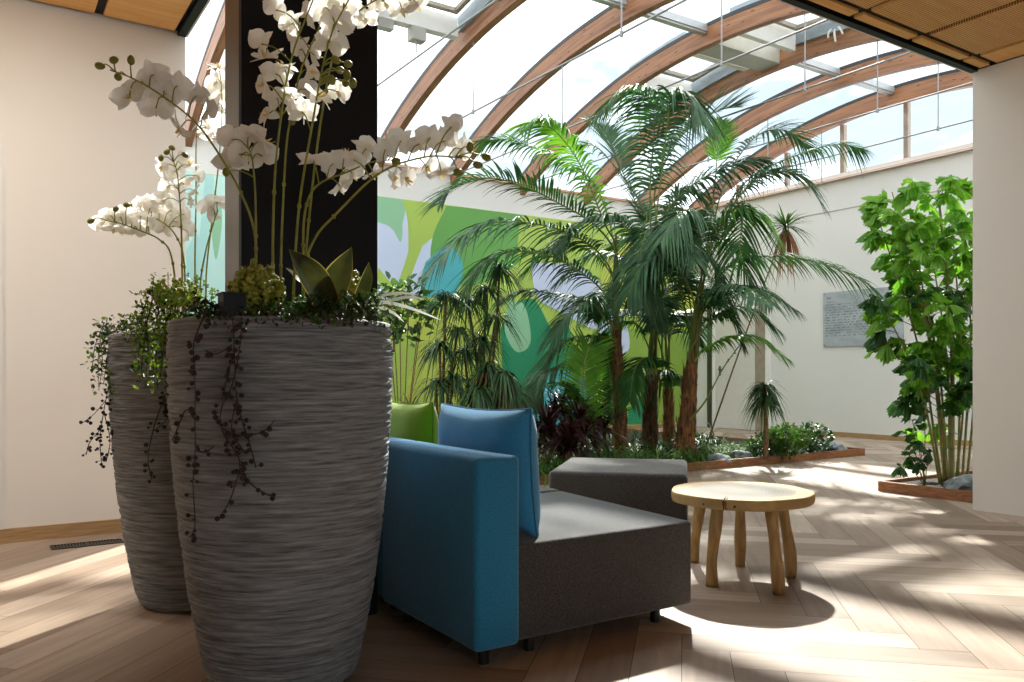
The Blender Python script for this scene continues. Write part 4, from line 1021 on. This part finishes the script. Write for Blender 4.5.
# middle palm, tall crown
fr(T2, [(655, 260), (650, 190), (654, 130), (650, 100), (624, 92), (598, 116)], 9.5, 9.0, .55, PA, 10, n=54, droop=.8)
fr(T2, [(655, 250), (655, 190), (672, 150), (690, 128), (716, 112), (738, 106)], 9.6, 9.7, .60, PB, 11, n=56, droop=.1, lift=.3)
fr(T2, [(655, 250), (662, 170), (668, 120), (672, 96), (690, 98), (700, 120)], 9.4, 8.8, .55, PB, 12, n=48, droop=.9)
fr(T2, [(655, 260), (640, 215), (622, 170), (610, 140), (600, 128)], 9.9, 10.4, .55, PB, 13, n=50, droop=.2, lift=.3)
fr(T2, [(656, 262), (668, 212), (694, 184), (730, 166), (764, 160)], 9.3, 9.0, .55, PB, 14, n=52, droop=.55)
fr(T2, [(655, 275), (652, 235), (646, 232), (640, 262), (640, 300)], 9.2, 8.7, .40, PB, 15, n=44, droop=.8)
fr(T2, [(652, 330), (660, 300), (690, 280), (720, 300)], 9.8, 10.2, .45, PA, 16, n=42, droop=.6)
fr(T2, [(652, 340), (640, 300), (616, 286), (594, 300)], 9.9, 10.3, .42, PA, 17, n=42, droop=.6)
fr(T2, [(652, 380), (655, 366), (644, 358), (634, 372), (630, 400)], 9.2, 8.8, .34, PA, 18, n=36, droop=.6)
fr(T2, [(655, 290), (630, 232), (606, 218), (576, 226), (556, 250)], 9.3, 8.8, .46, PB, 181, n=48, droop=.6)
fr(T2, [(655, 300), (672, 262), (690, 250), (712, 262), (722, 290)], 9.4, 9.0, .42, PA, 182, n=44, droop=.7)
# set-back palm
fr(T3, [(666, 300), (668, 240), (676, 200), (690, 190), (706, 204)], 10.1, 9.8, .45, PA, 20, n=46, droop=.7)
fr(T3, [(666, 310), (650, 260), (630, 240), (606, 250)], 10.3, 10.6, .45, PA, 21, n=44, droop=.6)
fr(T3, [(667, 320), (690, 262), (720, 240), (748, 250)], 10.4, 10.8, .45, PA, 22, n=44, droop=.6)
fr(T3, [(668, 400), (672, 380), (662, 372), (650, 392)], 9.9, 9.7, .32, PA, 23, n=34, droop=.7)
# rightmost palm
fr(T4, [(700, 300), (712, 240), (744, 191), (768, 173), (800, 176), (823, 206)], 9.1, 8.6, .40, PB, 30, n=54, droop=.5)
fr(T4, [(700, 290), (718, 225), (748, 180), (792, 157), (838, 144), (862, 150)], 9.3, 9.3, .42, PA, 31, n=46, droop=.75, w=.010)
fr(T4, [(698, 320), (720, 276), (745, 259), (785, 257), (823, 264), (864, 282), (890, 306)], 9.0, 8.3, .42, PA, 32, n=58, droop=.6)
fr(T4, [(700, 300), (712, 246), (730, 216), (754, 211), (780, 240)], 9.0, 8.6, .40, PL_, 33, n=46, droop=.7, w=.011)
fr(T4, [(694, 362), (704, 350), (728, 338), (755, 337), (786, 358)], 8.9, 8.6, .34, PL_, 34, n=48, droop=.55, w=.012)
fr(T4, [(698, 330), (706, 308), (736, 290), (766, 292), (798, 312)], 9.1, 8.8, .34, PA, 35, n=46, droop=.55)
fr(T4, [(702, 280), (700, 236), (690, 214), (676, 216), (662, 240)], 8.9, 8.3, .44, PB, 36, n=46, droop=.8)
fr(T4, [(704, 270), (712, 210), (716, 172), (718, 146), (722, 122)], 9.3, 9.4, .30, PL_, 37, n=26, droop=.05, lift=.3, side0=RT, bare=.6, w=.009)
fr(T4, [(700, 290), (716, 230), (742, 206), (740, 250), (752, 286)], 8.9, 8.5, .36, PA, 38, n=44, droop=.7)
fr(T4, [(698, 310), (680, 270), (660, 256), (640, 268), (628, 296)], 8.9, 8.5, .42, PB, 39, n=46, droop=.7)
fr(T4, [(704, 270), (722, 190), (752, 140), (784, 130), (812, 150)], 9.6, 9.9, .44, PB, 391, n=46, droop=.4)
fr(T4, [(690, 420), (706, 400), (722, 370), (740, 345)], 9.1, 9.0, .12, PA, 392, n=14, droop=.4, bare=.75)
fr(T4, [(697, 336), (714, 314), (748, 308), (778, 330)], 9.3, 9.1, .34, PA, 395, n=44, droop=.6)
fr(T4, [(693, 352), (716, 316), (732, 318), (744, 348)], 9.0, 8.8, .3, PA, 396, n=36, droop=.6)
fr(T1, [(616, 350), (606, 338), (588, 346), (576, 376)], 9.4, 9.5, .3, PL_, 62, n=36, droop=.6)
fr(T2, [(652, 352), (664, 322), (684, 318), (702, 346)], 9.9, 10.0, .34, PA, 183, n=40, droop=.6)
fr(T2, [(651, 356), (638, 326), (622, 326), (608, 354)], 9.9, 10.0, .34, PL_, 184, n=40, droop=.6)
R_ = random.Random(77)
for T, cx, cy, Z, n in ((T1, 616, 262, 9.3, 3), (T2, 655, 262, 9.6, 3), (T3, 666, 300, 10.2, 4), (T4, 700, 290, 9.2, 3)):
    for k in range(n):                 # the inner fronds that fill each crown
        a = 2*PI*(k+R_.random()*.7)/n; r = R_.uniform(.75, 1.35); c0 = P(cx-R_.uniform(0, 8)*(T is T4), cy+R_.uniform(30, 70), Z); h = R_.uniform(.35, 1.15)
        d = V((math.cos(a), math.sin(a), 0)); e = c0 + d*r + V((0, 0, h*.35)); m1 = c0 + d*r*.22 + V((0, 0, h*.75)); m2 = c0 + d*r*.62 + V((0, 0, h*.95))
        path, br = stalked(T, [c0, m1, m2, e], .2); frond(T, path, R_.uniform(.36, .5), R_.choice((PA, PA, PB)), 500+k, n=46, droop=R_.uniform(.4, .8), lift=.25, bare=br)
# two low fan-like young palms in front
T5 = thing('young_palm', 'young palm with one upright lime fan of leaflets beside the reddish trunk', 'palm', ground(596, 8.6))
fr(T5, [(594, 448), (587, 420), (583, 384), (588, 350), (602, 322)], 8.45, 8.45, .38, PL_, 40, n=40, droop=.05, w=.013, side0=RT, lift=.1, bare=.22)
fr(T5, [(598, 448), (584, 410), (566, 386), (548, 384)], 8.6, 8.3, .28, PA, 401, n=34, droop=.4)
T6 = thing('young_palm', 'young palm with dark green upright fronds close behind the lime fan', 'palm', ground(612, 9.9))
fr(T6, [(612, 446), (614, 410), (610, 370), (602, 336)], 9.9, 9.9, .34, PA, 41, n=42, droop=.1, w=.014, side0=RT, lift=.1)
fr(T6, [(612, 446), (624, 410), (634, 380), (646, 372)], 9.9, 9.9, .30, PA, 42, n=34, droop=.4)

# ------------------------------------------------------------------ dracaenas, cordylines, grasses, shrubs
def tuft(b, c, n, L, W, R, droop=(.5, 1.4), m=0, up=.5, mlist=None):
    for k in range(n):
        a = R.uniform(0, 2*PI); e = R.uniform(-.35, 1.3)*up*1.6
        d = V((math.cos(a), math.sin(a), e)); l = L*R.uniform(.7, 1.1)
        leaf_blade(b, c + rv(.012, R), d, l, W*R.uniform(.8, 1.15), R.uniform(*droop), (R.choice(mlist) if mlist else m), 7, sh=.3)
def dracaena(label, base_, heads, L, W, n, seed, mats, name='dracaena', group=None, r=.016, up=.5, droop=(.5, 1.4), skirt=False):
    R = random.Random(seed); t = thing(name, label, 'plant', base_, group)
    for h in heads:
        b = MB(); mid = base_.lerp(h, .5) + rv(.05, R); b.tube(cr([base_+rv(.03, R)*.5, mid, h], 12), [r*1.2-r*.04*i for i in range(12)], 8); b.build('stem', M['oldtrunk'], t, smooth=True)
        b = MB(); tuft(b, h, n, L, W, R, droop, 0, up, None)
        if skirt: tuft(b, h-V((0, 0, .05)), n//2, L*.8, W, R, (1.2, 2.2), 1, -.2)
        b.build('leaf_head', mats, t)
DM = [M['drac'], M['dead']]
dracaena('dracaena with drooping tufts nearest the lime cushion', ground(442, 8.3), [P(440, 346, 8.3), P(454, 378, 8.2), P(446, 296, 8.4), P(436, 384, 8.1), P(458, 330, 8.4)], .40, .017, 80, 61, DM, group='dracaenas before the mural')
dracaena('many-headed dracaena straight above the blue cushion', ground(478, 8.6), [P(468, 300, 8.6), P(464, 352, 8.5), P(486, 290, 8.7), P(500, 268, 8.9), P(482, 340, 8.6), P(496, 318, 8.7)], .40, .017, 80, 62, DM, group='dracaenas before the mural')
dracaena('dracaena with low shaggy heads and brown skirts behind the blue cushion', ground(494, 8.2), [P(488, 366, 8.2), P(504, 374, 8.1), P(478, 390, 8.0), P(512, 392, 8.1)], .38, .018, 90, 63, DM, group='dracaenas before the mural', skirt=True, droop=(.8, 2.0))
dracaena('small spiky dracaena low beside the lime cushion', ground(408, 7.6), [P(410, 412, 7.6)], .26, .018, 50, 64, DM, up=.9, droop=(.1, .5))
dracaena('small dark dracaena standing before the white wall', ground(766, 9.0), [P(765, 398, 9.0), P(764, 386, 9.0)], .30, .02, 85, 65, DM, r=.022, droop=(.5, 1.6))
dracaena('tall dracaena with a spiky head and dry skirt high on the white wall', ground(704, 9.9), [P(786, 226, 9.9)], .40, .022, 80, 66, [M['grass'], M['dead']], r=.009, up=.7, droop=(.1, .7), skirt=True)
for k, (lab, x, Z, y) in enumerate((('dark red cordyline just right of the blue cushion', 548, 8.2, 424), ('dark red cordyline, tallest, against the teal mural', 562, 8.6, 404), ('dark red cordyline left of the lime fan', 580, 8.3, 420), ('dark red cordyline tucked under the lime fan', 600, 8.8, 414), ('dark red cordyline low behind the pouf corner', 568, 7.9, 434))):
    dracaena(lab, ground(x, Z), [P(x, y, Z), P(x+4, y+14, Z-.05), P(x-6, y+10, Z+.1)], .40, .028, 48, 70+k, [M['red'], M['red']], 'cordyline', 'dark red cordylines', .012, .9, (.1, .7))
def grass_clump(label, p, n, L, seed, mats, group, W=.011):
    R = random.Random(seed); b = MB()
    for k in range(n):
        a = R.uniform(0, 2*PI); e = R.uniform(.5, 2.2); d = V((math.cos(a), math.sin(a), e)); leaf_blade(b, p + V((R.uniform(-.05, .05), R.uniform(-.05, .05), 0)), d, L*R.uniform(.6, 1.1), W, R.uniform(.35, 1.1), 0 if R.random() < .75 else 1, 6, sh=.3)
    tag(b.build('grass_clump', mats), label, 'grass', group)
gm = [M['grass'], M['grasspale']]; gp = [M['grasspale'], M['grass']]
k = 0
for x, Z, pale in ((532, 7.4, 0), (546, 7.5, 0), (560, 7.55, 0), (576, 7.7, 0), (590, 7.75, 0), (604, 7.85, 0), (618, 7.95, 0), (632, 8.05, 0), (646, 8.15, 0), (660, 8.3, 0), (676, 8.5, 0), (640, 8.6, 0), (668, 8.9, 0), (604, 8.4, 0), (570, 8.2, 0), (534, 8.0, 0), (520, 7.3, 0)):
    k += 1; grass_clump('arching green grass clump in the front row behind the sofa and pouf', ground(x, Z+.12), 60, .55, 200+k, gm, 'grass clumps behind the sofa and pouf')
for x, Z in ((540, 8.6), (560, 9.0), (585, 9.0), (610, 9.0), (635, 9.1), (655, 9.1), (672, 9.3), (690, 9.6), (520, 9.4), (550, 9.8), (590, 9.8), (628, 10.0), (660, 10.2), (690, 10.4), (470, 8.0), (500, 8.4), (600, 11), (640, 11.3), (676, 11.6), (540, 10.8), (700, 11.2), (716, 10.8), (700, 10.2)):
    k += 1; grass_clump('dark grass clump among the palm trunks and cordylines', ground(x, Z), 46, .6, 300+k, [M['drac'], M['grass']], 'grass clumps among the trunks', .016)
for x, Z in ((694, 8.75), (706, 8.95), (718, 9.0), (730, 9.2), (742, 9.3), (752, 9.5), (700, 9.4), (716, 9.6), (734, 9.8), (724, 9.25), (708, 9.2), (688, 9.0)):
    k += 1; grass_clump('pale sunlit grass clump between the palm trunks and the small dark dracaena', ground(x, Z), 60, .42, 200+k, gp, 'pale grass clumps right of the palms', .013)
def shrub(label, p, rx, rz, n, size, seed, mats, cat='shrub', stems=7, group=None, low=.0):
    R = random.Random(seed); t = thing('leafy_shrub', label, cat, p, group); s = MB(); b = MB()
    for k in range(stems):
        a = R.uniform(0, 2*PI); e = p + V((math.cos(a)*rx*.7, math.sin(a)*rx*.7, rz*(R.uniform(.9, 1.7)+low))); s.tube(cr([p, p.lerp(e, .5)+V((0, 0, .05)), e], 7), .005, 5)
    for k in range(n):
        q = rv(1, R)
        while q.length > 1: q = rv(1, R)
        c = p + V((q.x*rx, q.y*rx, rz*(1+low) + q.z*rz)); mini_leaf(b, c, V((q.x, q.y, R.uniform(-.5, .8))) + rv(.5, R), size*R.uniform(.7, 1.3), 0 if R.random() < .7 else 1, R)
    s.build('stems', M['oldtrunk'], t); b.build('foliage', mats, t)
shrub('bright small-leaved shrub right of the small dark dracaena', ground(786, 9.3), .24, .19, 620, .055, 81, [M['bush'], M['grasspale']])
shrub('darker small-leaved shrub nearest the end of the long bed', ground(812, 9.75), .24, .18, 560, .05, 82, [M['ficus'], M['bush']])
shrub('low green shrub at the foot of the small dark dracaena', ground(766, 9.3), .2, .14, 360, .05, 83, [M['ficus'], M['bush']])
shrub('leafy dark shrub seen between the near planter and the mural', ground(402, 7.4), .3, .33, 300, .08, 84, [M['ficus'], M['bush']], low=3.6, stems=6)

# ------------------------------------------------------------------ fishtail palm in the small bed
def fish_leaf(b, p, d, s, m, R):
    d = d.normalized(); a = d.cross(V((R.uniform(-.6, .6), R.uniform(-.6, .6), 1)))
    a = a.normalized() if a.length > .05 else RT.copy()
    nn = a.cross(d); nt = 5; vs = [p]; ang = [(-.62+1.24*i/(nt*2)) for i in range(nt*2+1)]
    for i, q in enumerate(ang):
        r = s*(1.0 if i % 2 == 0 else .80)*(1-.45*abs(q))*R.uniform(.88, 1.08); e = d*math.cos(q)+a*math.sin(q); vs.append(p + e*r*.55 + nn*s*.06*math.cos(3*q)); vs.append(p + e*r + nn*s*.10*math.sin(5*q+1) - V((0, 0, s*.22)))
    fs = []
    for i in range(nt*2): fs += [(0, 1+2*i, 3+2*i), (1+2*i, 2+2*i, 4+2*i, 3+2*i)]
    b.add(vs, fs, m)
def fishtail():
    R = random.Random(9); p0 = V((7.12, 3.82, SOIL)); t = thing('fishtail_palm', 'bushy fishtail palm on green canes beside the cream pier', 'palm', p0)
    tops = [(938, 190, 7.2, 952), (900, 212, 7.0, 946), (950, 200, 7.4, 958), (968, 230, 7.5, 962), (925, 300, 6.9, 944), (972, 290, 7.1, 967), (884, 306, 7.1, 940), (914, 250, 7.3, 948), (930, 240, 6.9, 950), (880, 224, 7.2, 942), (892, 192, 7.3, 948), (960, 330, 6.9, 956)]
    for k, (x, y, Z, bx) in enumerate(tops):
        base_ = P(bx, 480, 7.05+.1*(k % 3)); base_.z = SOIL; top = P(x, y, Z)
        pts = cr([base_, base_.lerp(top, .45) + V((0, 0, .12)) + RT*.05, top], 26)
        b = MB(); rr = .023 if k < 2 else .012
        b.tube(pts, [rr*(1-.6*i/25) for i in range(26)], 9)
        for j in range(3, 16, 3): b.tube([pts[j]-V((0, 0, .006)), pts[j]+V((0, 0, .006))], rr*1.12*(1-.6*j/25), 9)
        b.build('cane', M['cane'], t, smooth=True)
        for j in range(12 if k < 4 else 10):
            f = R.uniform(.27, 1.0) if j > 2 else .99; q = pts[min(25, int(f*25))]; a = R.uniform(0, 2*PI)
            d = V((math.cos(a), math.sin(a), R.uniform(.1, .9)));  d = (d - RT*.25*R.random()).normalized()
            L = R.uniform(.22, .5); e = q + d*L - V((0, 0, .25*L)); mid = q + d*L*.55
            if (FW.dot(e) < 6.4): e = q.lerp(e, .6)
            while 512 + RT.dot(e)/FW.dot(e)*F < 872 and (e-q).length > .08: e = q.lerp(e, .8); mid = q.lerp(mid, .85)
            sp = cr([q, mid, e], 9); b = MB(); b.tube(sp, .004, 5, 2)
            lit = R.random() < (.97 if e.z > 1.8 else .75 if e.z > 1.1 else .4)  # light painted by height: upper sprays mostly take the lit leaf copy
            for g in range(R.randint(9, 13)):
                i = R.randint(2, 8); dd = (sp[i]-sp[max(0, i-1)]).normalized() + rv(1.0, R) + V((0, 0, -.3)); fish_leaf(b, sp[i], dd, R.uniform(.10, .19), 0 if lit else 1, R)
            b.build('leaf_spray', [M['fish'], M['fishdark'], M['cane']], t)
fishtail()
def low_sprig():
    R = random.Random(12); p = ground(925, 6.85); t = thing('fishtail_seedling', 'small leafy fishtail shoot at the kerb, left of the tall canes', 'palm', p)
    for (x, y) in ((908, 455), (918, 440), (930, 452), (900, 466), (922, 462), (912, 420), (925, 400), (905, 432)):
        e = P(x, y, 6.8+R.uniform(-.1, .1)); sp = cr([p, p.lerp(e, .6)+V((0, 0, .06)), e], 8); b = MB(); b.tube(sp, .0035, 5, 1)
        for g in range(7): i = R.randint(4, 7); fish_leaf(b, sp[i], rv(1, R)+V((0, 0, -.3)), R.uniform(.06, .12), 0, R)
        b.build('leaf_spray', [M['fishdark'], M['cane']], t)
low_sprig()

# ------------------------------------------------------------------ recessed downlights of the lobby ceiling
M['lamp'], nd_, ln_ = newmat('lamp_disc')
e_ = nd_.new('ShaderNodeEmission'); e_.inputs[0].default_value = (1, .84, .66, 1); e_.inputs[1].default_value = 12; o_ = nd_.new('ShaderNodeOutputMaterial'); ln_.new(e_.outputs[0], o_.inputs[0])
k = 0
for (u, v, pw) in ((.2, 3.95, 74), (-.9, 3.95, 74), (-2.0, 3.95, 74)):
    t = thing('ceiling_downlight', 'round recessed downlight in the veneer ceiling along the cream wall', 'lamp', (u, v, ZC), 'recessed lobby downlights')
    b = MB(); b.lathe([(.075, -.012), (.095, -.012), (.095, .0), (.075, .0)], 24, 0, (u, v, ZC)); b.build('trim_ring', M['white'], t)
    b = MB(); b.lathe([(.001, -.006), (.074, -.006), (.074, -.002), (.001, -.002)], 24, 0, (u, v, ZC)); b.build('lamp_disc', M['lamp'], t)
    li = bpy.data.lights.new('downlight', 'SPOT'); li.energy = pw; li.spot_size = 2.3; li.spot_blend = 1; li.color = (1, .93, .84); li.shadow_soft_size = .07
    lo = bpy.data.objects.new('downlight', li); C.objects.link(lo); lo.location = (u, v, ZC-.03); lo.rotation_euler = (math.radians(36), 0, 0)

# ------------------------------------------------------------------ daylight
w = bpy.data.worlds.new('sky'); bpy.context.scene.world = w; w.use_nodes = True
nd, ln = w.node_tree.nodes, w.node_tree.links; nd.clear()
out = nd.new('ShaderNodeOutputWorld'); bg = nd.new('ShaderNodeBackground'); tc = nd.new('ShaderNodeTexCoord')
mp = nd.new('ShaderNodeMapping'); mp.inputs['Scale'].default_value = (1.6, 1.6, 4); ln.new(tc.outputs['Generated'], mp.inputs[0])
nz = nd.new('ShaderNodeTexNoise'); nz.inputs['Scale'].default_value = 1.6; nz.inputs['Detail'].default_value = 7; nz.inputs['Roughness'].default_value = .6; ln.new(mp.outputs[0], nz.inputs[0])
mr = nd.new('ShaderNodeMapRange'); mr.inputs[1].default_value = .38; mr.inputs[2].default_value = .62; ln.new(nz.outputs[0], mr.inputs[0])
mx = nd.new('ShaderNodeMix'); mx.data_type = 'RGBA'; mx.inputs[6].default_value = (.24, .285, .325, 1); mx.inputs[7].default_value = (1.0, 1.02, 1.05, 1)
ln.new(mr.outputs[0], mx.inputs[0]); ln.new(mx.outputs[2], bg.inputs[0]); bg.inputs[1].default_value = 2.3; ln.new(bg.outputs[0], out.inputs[0])
SUN = V((.372, .385, .462)).normalized()
sl = bpy.data.lights.new('sun', 'SUN'); sl.energy = 6.8; sl.angle = math.radians(1.4); sl.color = (1, .95, .87)
so = bpy.data.objects.new('sun', sl); C.objects.link(so); so.location = (8, 8, 9); so.rotation_euler = SUN.to_track_quat('Z', 'Y').to_euler()

sc = bpy.context.scene
sc.view_settings.view_transform = 'Standard'; sc.view_settings.look = 'None'; sc.view_settings.gamma = 1; sc.view_settings.exposure = .8; sc.view_settings.use_curve_mapping = False
sc.cycles.use_denoising = True; sc.cycles.max_bounces = 10; sc.cycles.diffuse_bounces = 6; sc.cycles.transparent_max_bounces = 16; sc.cycles.sample_clamp_indirect = 6
